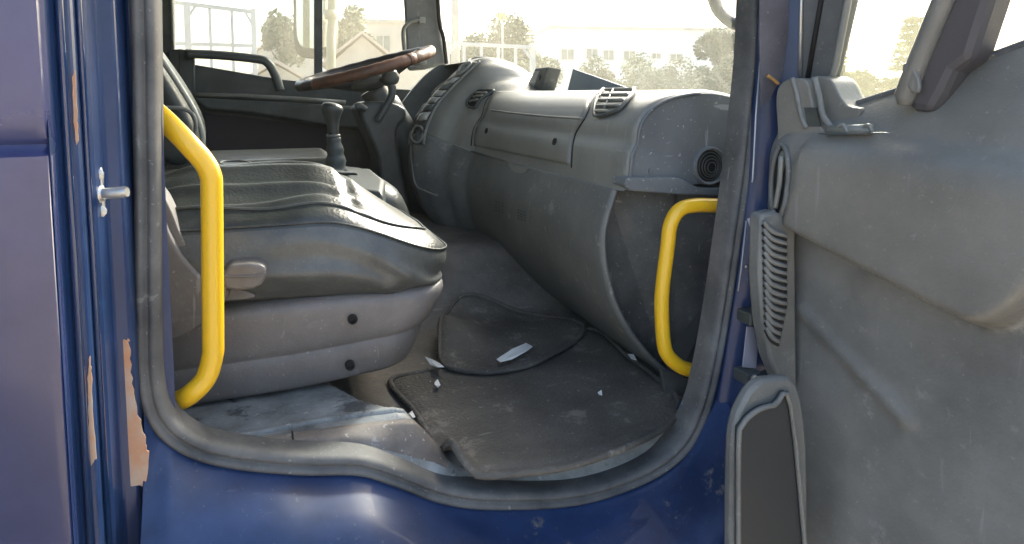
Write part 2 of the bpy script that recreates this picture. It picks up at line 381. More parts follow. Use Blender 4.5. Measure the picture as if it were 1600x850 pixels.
# ---- cab shell: rear wall, roof, front lower wall, far wall
SH = mat('cab_lining', (.17, .17, .155), .8, bump=.3, bscale=150)
SHD = mat('cab_carpet', (.05, .054, .05), .9, bump=.4, bscale=200)  # dark tone lifted too, lens flare put into the colour
m = MB(); m.box(V(-.62, 1.98, .2), (.02, 2.05, 1.7)); m.build('rear_wall', SH, T, smooth=False)
rows = []
for x, z in [(-.62, 1.02), (-.3, 1.07), (.3, 1.07), (.62, 1.03), (.74, .94)]:
    rows.append([V(x, .93, z-.10), V(x, 1.0, z-.03), V(x, 1.3, z), V(x, 2.6, z), V(x, 2.95, z-.03), V(x, 3.04, z-.10)])
v, f = grid(rows); obj('roof', v, f, SH, T, solid=.04, soff=1)
MB().box(V(-.39, .985, .2), (.46, .02, 1.7)).build('side_lining', SH, T, smooth=False)
MB().box(V(1.04, 1.98, -.45), (.02, 2.05, .85)).build('front_wall', SHD, T, smooth=False)

# ---- floor
SEALZ = sorted((p.x, p.z-CZ) for p in smooth_path([PY(a, b, SY) for a, b in [(225, 560), (236, 610), (254, 656), (300, 696), (370, 714), (470, 724), (560, 726), (620, 744), (690, 770), (770, 780), (900, 774), (1000, 742), (1060, 700), (1092, 642), (1120, 610), (1160, 590)]], 5))
def flz(X, Y):
    return lerp(min(interp(SEALZ, X), floorz(X, Y)+.03)+.012, floorz(X, Y), sstep(.955, 1.03, Y))
def floorz(X, Y):
    z = FZ
    z += .17*sstep(1.52, 1.80, Y)*sstep(.95, .1, X)*0 + .16*sstep(1.55, 1.85, Y)
    # platform over the wheel arch below the seat
    e = interp([(.98, .27), (1.05, .215), (1.1, .17), (1.2, .12), (1.5, .08), (2.5, .08)], Y)
    z += (.085)*sstep(e+.035, e-.035, X)*(1-sstep(1.55, 1.85, Y))
    return z
rows = []
for i in range(110):
    Y = lerp(.958, 3.0, (i/109)**1.5)
    rows.append([V(lerp(-.6, 1.03, j/140), Y, flz(lerp(-.6, 1.03, j/140), Y)) for j in range(141)])
v, f = grid(rows); fl = obj('floor', v, f, [FLOORM, SILLM], T)
for p in fl.data.polygons:
    c = p.center+T.location
    e = interp([(.98, .27), (1.05, .215), (1.1, .17), (1.2, .12), (1.5, .08), (2.5, .08)], c.y)
    if c.y < 1.075 or (c.x < e and c.y < 1.5): p.material_index = 1
# dusty sill moulding over the arch: band between seal and seat base
top = smooth_path([(180, 655), (280, 690), (330, 676), (430, 668), (500, 656), (560, 654), (600, 668), (650, 706), (700, 750), (760, 766)], 5)  if False else None
def band(up, lo, Yu, Yl, zu=None, zl=None, n=6, bulge=.01):
    U = smooth_path([PY(a, b, Yu) for a, b in up], n); L = smooth_path([PY(a, b, Yl) for a, b in lo], n)
    rows = []
    for k in range(7):
        t = k/6; rows.append([lerp(p, q, t)+Vector((0, -bulge*.4, bulge))*math.sin(math.pi*t) for p, q in zip(U, L)])
    return grid(rows)
xs = [lerp(-.12, .80, k/60) for k in range(61)]
rows = [[V(x, y, flz(x, y)+dz) for y, dz in ((.978, -.004), (.979, .004), (.990, .006), (1.004, .006), (1.012, .003), (1.013, -.004))] for x in xs if x < .27]
v, f = grid(rows); sb = obj('sill_strip', v, f, SILLB, T)
MB().tube([V(.03, y, flz(.03, y)+.0065) for y in (.98, .99, 1.0, 1.01)], .0015, 6).build('strip_joint', HOLE, sb)
q = [V(x, 1.035+.004*math.sin(x*20), flz(x, 1.035)+.001) for x in xs if x < .26]
MB().tube(q, .006, 8, flat=.6).build('arch_moulding', SILLM, T)

# ---- yellow grab bars
def bar(pts, Y, r, n=7):
    p = smooth_path([PY(a, b, Y(i) if callable(Y) else Y) for i, (a, b) in enumerate(pts)], n)
    m = MB().tube(p, r, 20); return m.build('grab_bar', YEL, T)
gb = bar([(240, 172), (262, 192), (295, 226), (318, 252), (329, 274), (331, 300), (332, 420), (333, 530), (332, 556), (322, 590), (300, 614), (278, 627), (252, 634)], lambda i: 1.03 if i in (0, 12) else (1.01 if i in (1, 11) else .995), .0146)
gb['label'] = 'yellow grab bar beside the seat'
m = MB(); m.lathe(PY(262, 634, 1.028), (-1, .2, .0), [(.022, 0), (.022, .004), (.016, .006)], 20); m.build('mount_flange', METAL, gb)
gb = bar([(1150, 321), (1120, 321), (1085, 321), (1062, 328), (1048, 350), (1043, 385), (1035, 450), (1034, 490), (1037, 535), (1044, 556), (1062, 572), (1082, 580), (1105, 591)], lambda i: 1.03, .0138)
gb['label'] = 'yellow grab bar at the foot of the dashboard'

# ================================================================== PASSENGER SEAT
seat = obj('passenger_seat', [(0, 0, 0)], [], BASE, T) if False else None
def roundrect(x0, x1, y0, y1, rf, rb, n=10, nx=26, ny=14):
    """plan outline, counter-clockwise, corners rf at the front (x1) and rb at the rear"""
    pts = []
    def arc(cx, cy, r, a0): return [(cx+r*math.cos(R(a0+90*k/n)), cy+r*math.sin(R(a0+90*k/n))) for k in range(n+1)]
    A = arc(x1-rf, y0+rf, rf, -90); B = arc(x1-rf, y1-rf, rf, 0); Cc = arc(x0+rb, y1-rb, rb, 90); D = arc(x0+rb, y0+rb, rb, 180)
    def seg(p, q, k): return [(lerp(p[0], q[0], i/k), lerp(p[1], q[1], i/k)) for i in range(1, k)]
    return A+seg(A[-1], B[0], ny)+B+seg(B[-1], Cc[0], nx)+Cc+seg(Cc[-1], D[0], ny)+D+seg(D[-1], A[0], nx)
CX0, CX1, CY0, CY1 = -.30, .340, 1.135, 1.60
def cush_z(x, y, z, wr):
    z += -.085*sstep(.05, .36, x)
    return z
def ringpts(ins, z, top=0):
    pts = []
    o_ = roundrect(CX0, CX1, CY0, CY1, .13, .08)
    cx, cy = (CX0+CX1)/2-.02, (CY0+CY1)/2
    for x, y in o_:
        d = math.hypot(x-cx, y-cy)
        fx, fy = (x-cx)/((CX1-CX0)/2), (y-cy)/((CY1-CY0)/2)
        X = cx+(x-cx)*(1-ins/((CX1-CX0)/2)); Yq = cy+(y-cy)*(1-ins/((CY1-CY0)/2))
        pts.append([X, Yq, z])
    return pts
def wrinkle(x, y, z):
    # drag folds in the slack side cover, fanning from the front corner
    a = sstep(-.25, .35, x)
    w1 = math.sin(z*95+x*17+y*9+noise.noise(Vector((x*6, y*6, z*5)))*3.0)
    return w1*.0062*a+noise.noise(Vector((x*9, y*9, z*22)))*.007
def cushion():
    side = [(.030, -.352), (.012, -.345), (-.004, -.325), (-.012, -.30), (-.013, -.275), (-.009, -.25), (-.004, -.23), (.002, -.214)]
    topr = [(.012, -.204), (.028, -.195), (.05, -.188), (.08, -.184), (.11, -.178), (.14, -.170), (.17, -.162), (.195, -.156), (.215, -.153), (.228, -.152)]
    sd2 = []
    for k in range(20):
        t = k/19*(len(side)-1); i_ = min(int(t), len(side)-2); u_ = t-i_
        sd2.append((lerp(side[i_][0], side[i_+1][0], u_), lerp(side[i_][1], side[i_+1][1], u_)))
    side = sd2
    tp2 = []
    for k in range(26):
        i_ = lerp(.012, .226, k/25); tp2.append((i_, interp(topr, i_)))
    topr = tp2
    rows = []
    for k, (ins, z) in enumerate(side+topr):
        r_ = ringpts(ins, z)
        row = []
        for x, y, zz in r_:
            if k < len(side):
                wv = wrinkle(x, y, zz)*math.sin(math.pi*min(1, (k+.3)/len(side)))
                cx, cy = .02, 1.37; d = Vector((x-cx, y-cy, 0)).normalized(); x += d.x*wv; y += d.y*wv
                x -= .055*(1-k/(len(side)-1))*sstep(.12, .33, x)
                if k < 9: zz += .012*sstep(.2, -.2, x)
            else:
                u = (x-CX0)/(CX1-CX0); q = (y-CY0)/(CY1-CY0)
                zz += .003*math.sin(x*33+y*9)*sstep(.22, .05, ins)
                zz += .022*math.sin(math.pi*min(1, max(0, q)))*sstep(.0, .2, ins)*sstep(.40, .0, x)
                # centre panel boundary groove
                gx = abs(x-.150-.25*(y-1.3)**2); inn = sstep(.03, .06, ins)
                zz -= .010*math.exp(-(gx/.008)**2)*inn; zz += .003*math.exp(-((gx-.014)/.008)**2)*inn
                # loose cover folds running front to back, fading at the front seam
                fd = sstep(.20, .10, x)*sstep(.012, .03, ins)
                for yc, am, wd_, fr_q, ph in ((1.185, .008, .012, 11, .4), (1.245, .010, .014, 9, 2.0), (1.335, .009, .016, 8, 4.1), (1.44, .006, .02, 10, 1.0)):
                    yy_ = y-yc-.012*math.sin(x*fr_q+ph); zz += fd*am*math.exp(-(yy_/wd_)**2)-fd*am*.6*math.exp(-((yy_-.022)/wd_)**2)
                zz += .006*noise.noise(Vector((x*8, y*11, 0)))
            drop = .086*sstep(.08, .37, x)
            sc_ = 1 if k >= 13 else lerp(.12, 1, k/13)
            row.append(V(x, y, zz-drop*sc_))
        rows.append(row)
    v, f = grid(rows, closed=True)
    n_ = len(rows[0]); f.append(tuple(range((len(rows)-1)*n_, len(rows)*n_)))
    return v, f, rows, len(side)
# the seat is a part of the truck; its pieces are sub-parts of the base shell
BX0, BX1 = -.33, .315
rows = []
for ins, z in [(.02, -.515), (.004, -.508), (.0, -.49), (-.002, -.47), (0, -.447), (.004, -.444), (.0, -.440), (-.004, -.42), (-.008, -.39), (-.012, -.365), (-.006, -.352), (.01, -.346), (.06, -.343), (.15, -.343)]:
    o_ = roundrect(BX0, BX1, 1.15, 1.58, .085, .05); cx, cy = (BX0+BX1)/2, 1.365
    ro = []
    for x, y in o_:
        xx = cx+(x-cx)*(1-ins/.32); yy = cy+(y-cy)*(1-ins/.215)
        tp = sstep(-.35, -.52, z)*.055*sstep(0, .3, xx)   # front undercut
        ro.append(V(xx-tp, yy, z+(.012*sstep(.0, .3, xx) if z < -.43 else 0)))
    rows.append(ro)
v, f = grid(rows, closed=True); n_ = len(rows[0]); f.append(tuple(range((len(rows)-1)*n_, len(rows)*n_))); f.append(tuple(range(n_)))
S = obj('passenger_seat', v, f, BASE, T, sub=1)
v, f, crow, ns = cushion()
cu = obj('cushion', v, f, VINYL, S, sub=1)
cu.data.materials.append(VINYLS)
for p in cu.data.polygons:
    if max(p.vertices) < (ns-1)*len(crow[0]): p.material_index = 1
# piping / stitched seams of the cushion
sm_ = [p+Vector((0, 0, .001)) for p in crow[ns-1]]
MB().tube(smooth_path(sm_, 2, True), .0022, 8, closed=True).build('piping', VINYL, S)
m = MB()
for off_ in (.0,):
    a = [q+Vector((0, 0, .0015)) for q in crow[ns+3][:]]
    m.tube(smooth_path(a, 2, True), .0028, 8, closed=True)
m.build('panel_seam', VINYL, S)
# loose cover folds lying on the top
m = MB()
def topz(x, y): return None
for pts, r_ in [([(262, 310), (320, 303), (400, 302), (480, 303), (540, 308), (556, 322), (554, 340)], .0035), ([(262, 318), (320, 328), (345, 337), (420, 338), (500, 337), (550, 342)], .003)]:
    pass
# recline lever with its shell
m = MB(); c = PY(378, 437, 1.10)
rows = []
for k in range(9):
    t = k/8; Y = lerp(1.098, 1.14, t)
L0 = [(346, 428), (360, 415), (390, 412), (410, 414), (417, 421), (417, 430), (409, 445), (395, 453), (370, 455), (350, 452)]
m.prism([PY(a, b, 1.078) for a, b in L0], (0, .07, 0))
lv = m.build('recline_lever', BASE, S, smooth=True, bevel=.008, bseg=3)
MB().tube(smooth_path([PY(a, b, 1.077) for a, b in [(345, 431), (370, 432), (400, 431), (415, 426)]], 3), .002, 6).build('lever_ridge', BASE, lv)
# bolt holes, near side
for a, b in [(551, 499), (547, 571), (318, 493)]:
    p = PY(a, b, 1.143 if b > 520 else 1.137)
    # follow the rounded shell
    h = MB().lathe(p+Vector((0, .006, 0)), (0, -1, 0), [(.0085, 0), (.0085, .0095), (.0062, .0095), (.0055, .002)], 16).build('bolt_hole', HOLE, S, smooth=True, angle=30)
# horizontal shell joint
# side trim of the backrest hinge (curved grey shells left of the cushion)
def slab(pts, Y0, Y1, m_, name, parent, bevel=.012, seg=4):
    q = smooth_path([PY(a, b, Y0) for a, b in pts], 3, True)
    return MB().prism(q, (0, Y1-Y0, 0)).build(name, m_, parent, bevel=bevel, bseg=seg)
slab([(225, 285), (252, 302), (268, 330), (285, 372), (310, 410), (345, 440), (400, 462), (360, 470), (225, 470)], 1.13, 1.19, BASE, 'hinge_shell', S)
slab([(222, 292), (248, 318), (262, 358), (285, 400), (322, 438), (360, 458), (300, 520), (222, 520)], 1.115, 1.16, BASE, 'hinge_shell', S)
# backrest leaning back behind the pillar
rows = []
for k in range(11):
    t = k/10; xx = lerp(-.22, -.50, t); zz = lerp(-.24, .52, t); th = lerp(.10, .075, t)
    o_ = []
    for a in range(24):
        an = 2*math.pi*a/24; cs, sn = math.cos(an), math.sin(an)
        o_.append(V(xx+th*.5*math.copysign(abs(cs)**.6, cs), 1.37+.225*math.copysign(abs(sn)**.45, sn), zz+.02*cs))
    rows.append(o_)
v, f = grid(rows, closed=True); n_ = 24; f.append(tuple(range(n_))); f.append(tuple(range(10*n_, 11*n_)))
obj('backrest', v, f, VINYL, S, sub=1)

# ================================================================== DRIVER SEAT (backrest seen past the bar)
rows = []
edge = [(296, 268), (312, 245), (318, 215), (308, 180), (285, 140), (262, 105), (242, 78), (225, 55), (210, 20)]
rows = []
for (a, b) in edge:
    p = PY(a, b, 2.18)
    rr = []
    for k in range(21):
        u = -1+2*k/20
        yy = 2.42+.24*u
        xx = p.x-.028*(1-u*u)*1.0-.0*abs(u)
        rr.append(Vector((xx-.03*abs(u)**6+.0, yy, p.z)))
    rows.append(rr)
v, f = grid(rows); DS = obj('driver_seat', v, f, PLASTD, T, sub=1, solid=.11, soff=-1)
m = MB(); m.tube(smooth_path([PY(a-1, b, 2.155) for a, b in edge[1:]], 4), .008, 10); m.build('backrest_rim_glint', mat('painted_rim_glint', (.42, .42, .36), .25, spec=.7), DS)  # pale colour paints the backlit glint along the shiny backrest edge
m = MB(); m.tube(smooth_path([PY(a, b, 2.14) for a, b in [(258, 168), (285, 170), (300, 178), (306, 195), (304, 215)]], 4), .006, 8)
m.build('seat_belt_guide', PLASTL, DS)
m = MB(); m.box(V(-.02, 2.42, -.27), (.52, .48, .14)); m.build('driver_cushion', VINYL, DS, bevel=.04, bseg=4)
m = MB(); m.box(V(-.02, 2.42, -.42), (.42, .38, .17)); m.build('driver_base', PLASTD, DS, smooth=False, bevel=.02)

# ================================================================== TUNNEL CONSOLE
TZ = -.215
rows = []
for Y, dz in [(1.66, -.20), (1.665, -.05), (1.68, -.012), (1.71, 0), (1.8, .004), (1.95, 0), (2.1, .0), (2.19, -.004), (2.215, -.02), (2.22, -.2)]:
    r_ = []
    for X, z in [(-.6, 0), (-.3, .0), (-.1, .005), (.08, .0), (.2, -.004), (.30, -.012), (.345, -.035), (.37, -.09), (.40, -.18), (.44, -.28), (.46, -.36)]:
        r_.append(V(X-.04*sstep(1.72, 1.66, Y)*(1 if X > .2 else 0), Y, TZ+z+dz*(1 if z > -.1 else .2)))
    rows.append(r_)
v, f = grid(rows); con = obj('engine_tunnel', v, f, VINYL, T, sub=1)
# tray, papers, lid lines
m = MB()
m.prism([PZ(a, b, CZ+TZ+.006) for a, b in [(325, 262), (400, 262), (430, 270), (345, 274)]], (0, 0, .016))
m.prism([PZ(a, b, CZ+TZ+.006) for a, b in [(405, 262), (500, 266), (560, 276), (440, 272)]], (0, 0, .010))
m.build('tunnel_lid', VINYL, con, bevel=.004)
m = MB(); m.tube(smooth_path([PZ(a, b, CZ+TZ+.022) for a, b in [(345, 253), (375, 251), (392, 255), (378, 259), (352, 258)]], 4, True), .003, 6, closed=True); m.build('cup_ring', PLASTL, con)
# console box behind the gear lever
m = MB(); m.prism([PZ(a, b, CZ+TZ+.01) for a, b in [(536, 262), (580, 263), (602, 280), (598, 300), (545, 293)]], (0, 0, -.10)); m.build('console_tray', PLASTD, con, bevel=.012, bseg=3)
slab([(470, 268), (520, 274), (565, 285), (582, 293), (578, 305), (560, 308), (500, 300), (470, 290)], 1.66, 1.74, VINYL, 'armrest_flap', con, bevel=.014)
# gear lever
gp = [PY(525, 272, 2.02), PY(524, 240, 2.02), PY(521, 213, 2.02)]
m = MB(); q = smooth_path(gp, 6); m.tube(q, [lerp(.034, .018, i/(len(q)-1))*(1+.10*math.sin(i*1.9)) for i in range(len(q))], 16)
GL = m.build('gear_lever', PLASTD, T)
m = MB(); q = smooth_path([PY(521, 213, 2.02), PY(520, 190, 2.02), PY(519, 172, 2.02), PY(521, 160, 2.02)], 5)
m.tube(q, [.0165, .0165, .017, .0175, .018, .020, .022, .024, .028, .031, .033, .033, .032, .029, .022, .010], 16); m.build('gear_knob', VINYL, GL, sub=1)
m = MB(); m.lathe(PY(521, 214, 2.02), (0, 0, 1), [(.020, 0), (.021, .004), (.020, .008)], 16); m.build('boot_collar', PLASTL, GL)

# ================================================================== DASHBOARD
PASS = [(1.03, -.05), (.96, -.01), (.86, .012), (.775, .006), (.715, -.015), (.682, -.05), (.674, -.090), (.662, -.115), (.654, -.176), (.648, -.196), (.625, -.28), (.640, -.38), (.675, -.46), (.735, -.54), (.80, -.60)]
CONS = [(1.03, -.03), (.95, .045), (.87, .10), (.79, .130), (.725, .132), (.68, .108), (.62, .055), (.57, -.005), (.52, -.075), (.49, -.15), (.48, -.24), (.495, -.33), (.54, -.42), (.64, -.52), (.75, -.60)]
RECS = [(1.03, -.03), (.95, .045), (.87, .10), (.79, .130), (.735, .128), (.79, .105), (.80, .04), (.77, -.03), (.62, -.075), (.57, -.15), (.56, -.24), (.57, -.33), (.60, -.42), (.68, -.52), (.77, -.60)]
def mix(A, B, t): return [(lerp(a[0], b[0], t), lerp(a[1], b[1], t)) for a, b in zip(A, B)]
def shrink(A, s): # pull towards an interior point
    return [(lerp(a[0], .86, s), lerp(a[1], -.14, s)) if i < 9 else a for i, a in enumerate(A)]
STAT = [(1.10, shrink(PASS, .05)), (1.106, shrink(PASS, .015)), (1.125, PASS), (1.30, PASS), (1.60, PASS), (1.85, PASS), (2.0, mix(PASS, CONS, .06)), (2.08, mix(PASS, CONS, .35)),
        (2.14, mix(PASS, CONS, .82)), (2.18, CONS), (2.22, CONS), (2.265, CONS), (2.275, RECS), (2.45, RECS), (2.70, RECS), (2.71, CONS), (2.74, CONS), (2.80, mix(CONS, PASS, .4)), (2.9, mix(CONS, PASS, .8)), (3.0, PASS)]
NV = 14
def sect(A, v):      # catmull along the profile, v 0..14
    i = min(NV-1, int(v)); t = v-i; g = lambda k: A[max(0, min(NV, k))]
    a, b, c, d = g(i-1), g(i), g(i+1), g(i+2)
    return tuple(.5*((2*b[k])+(c[k]-a[k])*t+(2*a[k]-5*b[k]+4*c[k]-d[k])*t*t+(-a[k]+3*b[k]-3*c[k]+d[k])*t**3) for k in (0, 1))
def SD(Y, v):
    for (y0, A), (y1, B) in zip(STAT, STAT[1:]):
        if Y <= y1:
            t = max(0, (Y-y0)/(y1-y0)); t = t*t*(3-2*t) if 1.9 < Y < 2.2 else t
            a, b = sect(A, v), sect(B, v); return V(lerp(a[0], b[0], t), Y, lerp(a[1], b[1], t))
    a = sect(PASS, v); return V(a[0], Y, a[1])
def SN(Y, v):
    e = 1e-3; du = SD(Y+e, v)-SD(Y-e, v); dv = SD(Y, v+e*5)-SD(Y, v-e*5); n = du.cross(dv).normalized()
    return n if n.x < 0 or n.z > .5 else -n
def nrm(Y, v):
    n = SN(Y, v); c = V(.86, Y, -.15)-SD(Y, v)
    return -n if n.dot(c) > 0 else n
Ys = [1.10, 1.103, 1.106, 1.115, 1.125]+[lerp(1.14, 1.9, k/18) for k in range(19)]+[lerp(1.92, 2.26, k/24) for k in range(25)]+[2.265, 2.27, 2.275, 2.29]+[lerp(2.32, 2.68, k/8) for k in range(9)]+[2.70, 2.705, 2.71, 2.73, 2.76, 2.80, 2.85, 2.9, 3.0]
rows = [[SD(Y, v_*.2) for v_ in range(0, 44)] for Y in Ys]
v, f = grid(rows)
dash_vf = (v, f)
DB = obj('dashboard', v, f, [PLASTL, PLASTD], T, angle=60)
for p in DB.data.polygons:
    c = p.center+T.location
    if 2.268 < c.y < 2.735: p.material_index = 1
rows = [[SD(Y, 8.62+v_*.2)+nrm(Y, 8.62+v_*.2)*(.004 if 1.13 < Y < 2.2 else 0) for v_ in range(0, 27)] for Y in Ys if Y > 1.12]
v, f = grid(rows); low_vf = (v, f); low = obj('lower_panel', v, f, PLAST, DB, solid=.008, angle=50)
# end plate
cap = [SD(1.10, k*.2) for k in range(0, 42)]
z0 = cap[-1].z
ce = [V(.90, 1.10, -.178), V(1.0, 1.10, -.178)]
bm_v = cap+[V(1.03, 1.10, z0-CZ)]
MB().prism([p+Vector((0, -.001, 0)) for p in bm_v], (0, .004, 0)).build('end_plate', PLASTB, DB, smooth=False, bevel=.0015)
# strip under the end plate
stq = [(980, 277), (1060, 277), (1074, 284), (1092, 293), (1150, 294), (1150, 307), (1060, 304), (985, 298), (976, 290)]
MB().prism([PY(a, b, 1.088) for a, b in stq], (0, .05, 0)).build('end_strip', PLASTB, DB, smooth=False, bevel=.003)
m = MB()
m.tube(smooth_path([p+Vector((0, -.002, 0)) for p in cap[12:]], 1), .0035, 8); m.build('cap_edge', PLASTB, DB)
# round duct opening in the end plate
dc = PY(1107, 259, 1.098)
m = MB(); m.lathe(dc, (0, -1, 0), [(.040, -.002), (.040, .006), (.037, .010), (.033, .007), (.032, .0), (.0315, .0)], 32); dd = m.build('duct_ring', PLASTB, DB, angle=40)
MB().lathe(dc, (0, -1, 0), [(.032, .0022), (.0319, .0024)], 32).build('duct_inside', HOLE, dd)
m = MB()
for k, rr in enumerate((.027, .021, .016, .010)):
    q = [dc+Vector((math.cos(a)*rr+.0015*k, -.005+.0, math.sin(a)*rr*1.05-.001*k)) for a in [2*math.pi*j/28 for j in range(28)]]
    m.tube(q, .0011, 6, closed=True)
m.build('duct_rib', PLASTD, dd)
# screws on the end plate
for a, b in [(1017, 267)]:
    MB().lathe(PY(a, b, 1.097), (0, -1, 0), [(.006, 0), (.006, .003), (.003, .003), (.003, .001)], 14).build('screw', PLASTB, DB, angle=30)
# patch helper on the dash surface
def patch(Y0, Y1, v0, v1, off, name, m_, parent, nu=24, nv=16, solid=.004, yfun=None, bev=.0015):
    rows = []
    for i in range(nu+1):
        Y = lerp(Y0, Y1, i/nu); r_ = []
        for j in range(nv+1):
            vv = lerp(v0, v1, j/nv); YY = Y+(yfun(vv)*(1 if i < nu/2 else -1) if yfun else 0)
            e = min(i, nu-i, j, nv-j); o_ = off if e > 0 else off-.002
            r_.append(SD(YY, vv)+nrm(YY, vv)*o_)
        rows.append(r_)
    v, f = grid(rows); return obj(name, v, f, m_, parent, solid=solid, angle=50)
def line(pts, r_, name, m_, parent, off=.0008, n=6):
    q = []
    P = smooth_path([(a, b, 0) for a, b in pts], n)
    q = [SD(p.x, p.y)+nrm(p.x, p.y)*off for p in P]
    return MB().tube(q, r_, 6).build(name, m_, parent)
DT = bvh(dash_vf, low_vf); DL = bvh(low_vf)
EDGEL = mat('rubbed_edge', (.26, .27, .255), .45)
def trace(pts, r_, name, m_, parent, off=.001, n=6, tree_=None, closed=False):
    q = hits(tree_ or DT, [(p.x, p.y) for p in smooth_path([(a, b, 0) for a, b in pts], n, closed)], off)
    return MB().tube(q, r_, 8, closed=closed).build(name, m_, parent)
def tpatch(L, Rr, nu, nv, off, name, m_, parent, solid=.004, tree_=None, edge=.002, t0=0, t1=1, u0=0, u1=1, pillow=0):
    """panel lying on the dashboard between two traced edges"""
    a = smooth_path([(x, y, 0) for x, y in L], 12); b = smooth_path([(x, y, 0) for x, y in Rr], 12)
    rows = []
    for i in range(nu+1):
        t = lerp(t0, t1, i/nu); p = a[min(len(a)-1, int(t*(len(a)-1)+.5))]; q = b[min(len(b)-1, int(t*(len(b)-1)+.5))]; r_ = []
        for j in range(nv+1):
            c_ = lerp(p, q, lerp(u0, u1, j/nv)); e = min(i, nu-i, j, nv-j)
            h_ = hit(tree_ or DT, c_.x, c_.y, (off if e else off-edge)+pillow*math.sin(math.pi*i/nu)*math.sin(math.pi*j/nv))
            r_.append(h_[0] if h_ else r_[-1])
        rows.append(r_)
    v, f = grid(rows); return obj(name, v, f, m_, parent, solid=solid, angle=50)
LL = [(776, 143), (764, 159), (757, 180), (744, 202), (741, 228)]; LR = [(946, 142), (925, 153), (913, 182), (895, 214), (891, 258)]
GBX = tpatch(LL, LR, 30, 30, .004, 'glove_box_lid', PLASTL, DB)
trace([(772, 143), (759, 160), (753, 180), (740, 202), (736, 228)], .0022, 'lid_gap', HOLE, GBX, off=.0)
trace([(951, 141), (929, 153), (916, 182), (898, 214), (893, 262)], .0022, 'lid_gap', HOLE, GBX, off=.0)
trace([(769, 173), (800, 177), (860, 183), (911, 186)], .003, 'lid_crease', PLASTL, GBX, off=.004)
for q_ in ((762, 205), (869, 222)):
    p, n_ = hit(DT, *q_, .0035)
    MB().lathe(p, n_, [(.009, 0), (.009, .003), (.006, .003), (.005, .0005)], 14).build('lid_lock', HOLE, GBX, angle=30)
q = hits(DL, [(p.x, p.y) for p in smooth_path([(793, 244, 0), (796, 258, 0), (803, 268, 0), (814, 271, 0), (825, 267, 0), (830, 251, 0)], 4)], .002)
MB().prism(q, (0.004, 0, 0)).build('lid_pull', PLASTL, GBX, smooth=False)
MB().tube([p+Vector((-.002, 0, 0)) for p in q], .0020, 8).build('pull_rim', EDGEL, GBX)
trace([(733, 236), (765, 239), (794, 243)], .0020, 'panel_edge', EDGEL, low, off=.0015, tree_=DL)
trace([(831, 250), (870, 258), (920, 268), (976, 279)], .0020, 'panel_edge', EDGEL, low, off=.0015, tree_=DL)
for (a, b) in [(780, 323), (815, 336)]:
    m = MB()
    for i in range(3):
        for j_ in range(4):
            h_ = hit(DL, a+(i-1)*5, b+(j_-1.5)*4.5+(i-1)*1.5, .0003)
            if h_: m.box(h_[0], (.002, .010, .0045))
    m.build('slot_group', PLASTD, low, smooth=False)
trace([(643, 226), (644, 250), (650, 288), (665, 298), (684, 306)], .003, 'console_edge', PLASTL, DB, off=.002)
# air vents
def vent(Yc, vc, hy, hv, nl, name='air_vent', tilt=0):
    fr = []
    for k in range(32):
        a = 2*math.pi*k/32; cs, sn = math.cos(a), math.sin(a)
        Yk = Yc+hy*math.copysign(abs(cs)**.55, cs)+tilt*sn; vk = vc+hv*math.copysign(abs(sn)**.55, sn)
        fr.append((Yk, vk))
    A = [SD(*q)+nrm(*q)*.009 for q in fr]
    ve = MB().tube(A, .0055, 10, closed=True).build(name, PLASTD, DB)
    B = [SD(Yc+(y-Yc)*.95, vc+(z-vc)*.95) + nrm(y, z)*.0045 for y, z in fr]
    c = sum(B, Vector())/len(B)+nrm(Yc, vc)*.003
    mm = MB(); mm.add(B+[c], [(i, (i+1) % 32, 32) for i in range(32)]); mm.build('vent_cavity', HOLE, ve)
    mm = MB()
    for k in range(nl):
        vk = vc+hv*.85*(-1+2*(k+.5)/nl)
        wdt = hy*.96*(1-abs((vk-vc)/hv)**4)**.5
        q = [SD(lerp(Yc-wdt, Yc+wdt, t/6)+tilt*(vk-vc)/hv, vk)+nrm(Yc, vk)*.012 for t in range(7)]
        mm.tube(q, .0032, 6, flat=2.2)
    for s_ in (-.35, .35):
        q = [SD(Yc+s_*hy+tilt*t, vc+hv*.9*t)+nrm(Yc, vc+hv*.9*t)*.008 for t in (-1, -.5, 0, .5, 1)]
        mm.tube(q, .0018, 6)
    mm.build('louvre', PLASTL, ve)
    return ve
def pvent(outl, bars, cols, name='air_vent'):
    sm = [(p.x, p.y) for p in smooth_path([(a, b, 0) for a, b in outl], 5, True)]
    A = hits(DT, sm, .007); ve = MB().tube(A, .0045, 8, closed=True).build(name, PLASTD, DB)
    B = hits(DT, sm, .004); c = sum(B, Vector())/len(B)
    MB().add(B+[c], [(i, (i+1) % len(B), len(B)) for i in range(len(B))]).build('vent_cavity', HOLE, ve)
    for (p0, p1) in bars:
        q = hits(DT, [(lerp(p0[0], p1[0], t/5), lerp(p0[1], p1[1], t/5)) for t in range(6)], .009)
        MB().tube(q, .0030, 6, flat=1.8).build('louvre', PLASTL, ve)
    m = MB()
    for (p0, p1) in cols: m.tube(hits(DT, [(lerp(p0[0], p1[0], t/5), lerp(p0[1], p1[1], t/5)) for t in range(6)], .011), .0022, 6)
    m.build('louvre_rod', PLASTL, ve); return ve
pvent([(937, 152), (947, 139), (956, 136), (972, 135), (988, 140), (991, 147), (982, 161), (968, 175), (936, 184), (931, 172)],
      [((947, 146), (987, 146)), ((943, 154), (982, 154)), ((939, 162), (976, 162)), ((937, 170), (969, 170)), ((936, 178), (955, 178))], [((962, 138), (948, 180))])
pvent([(730, 160), (733, 168), (740, 170), (746, 168), (752, 158), (763, 150), (772, 144), (755, 143), (741, 148)], [((735, 160), (750, 157)), ((741, 153), (757, 152)), ((747, 148), (763, 148))], [])
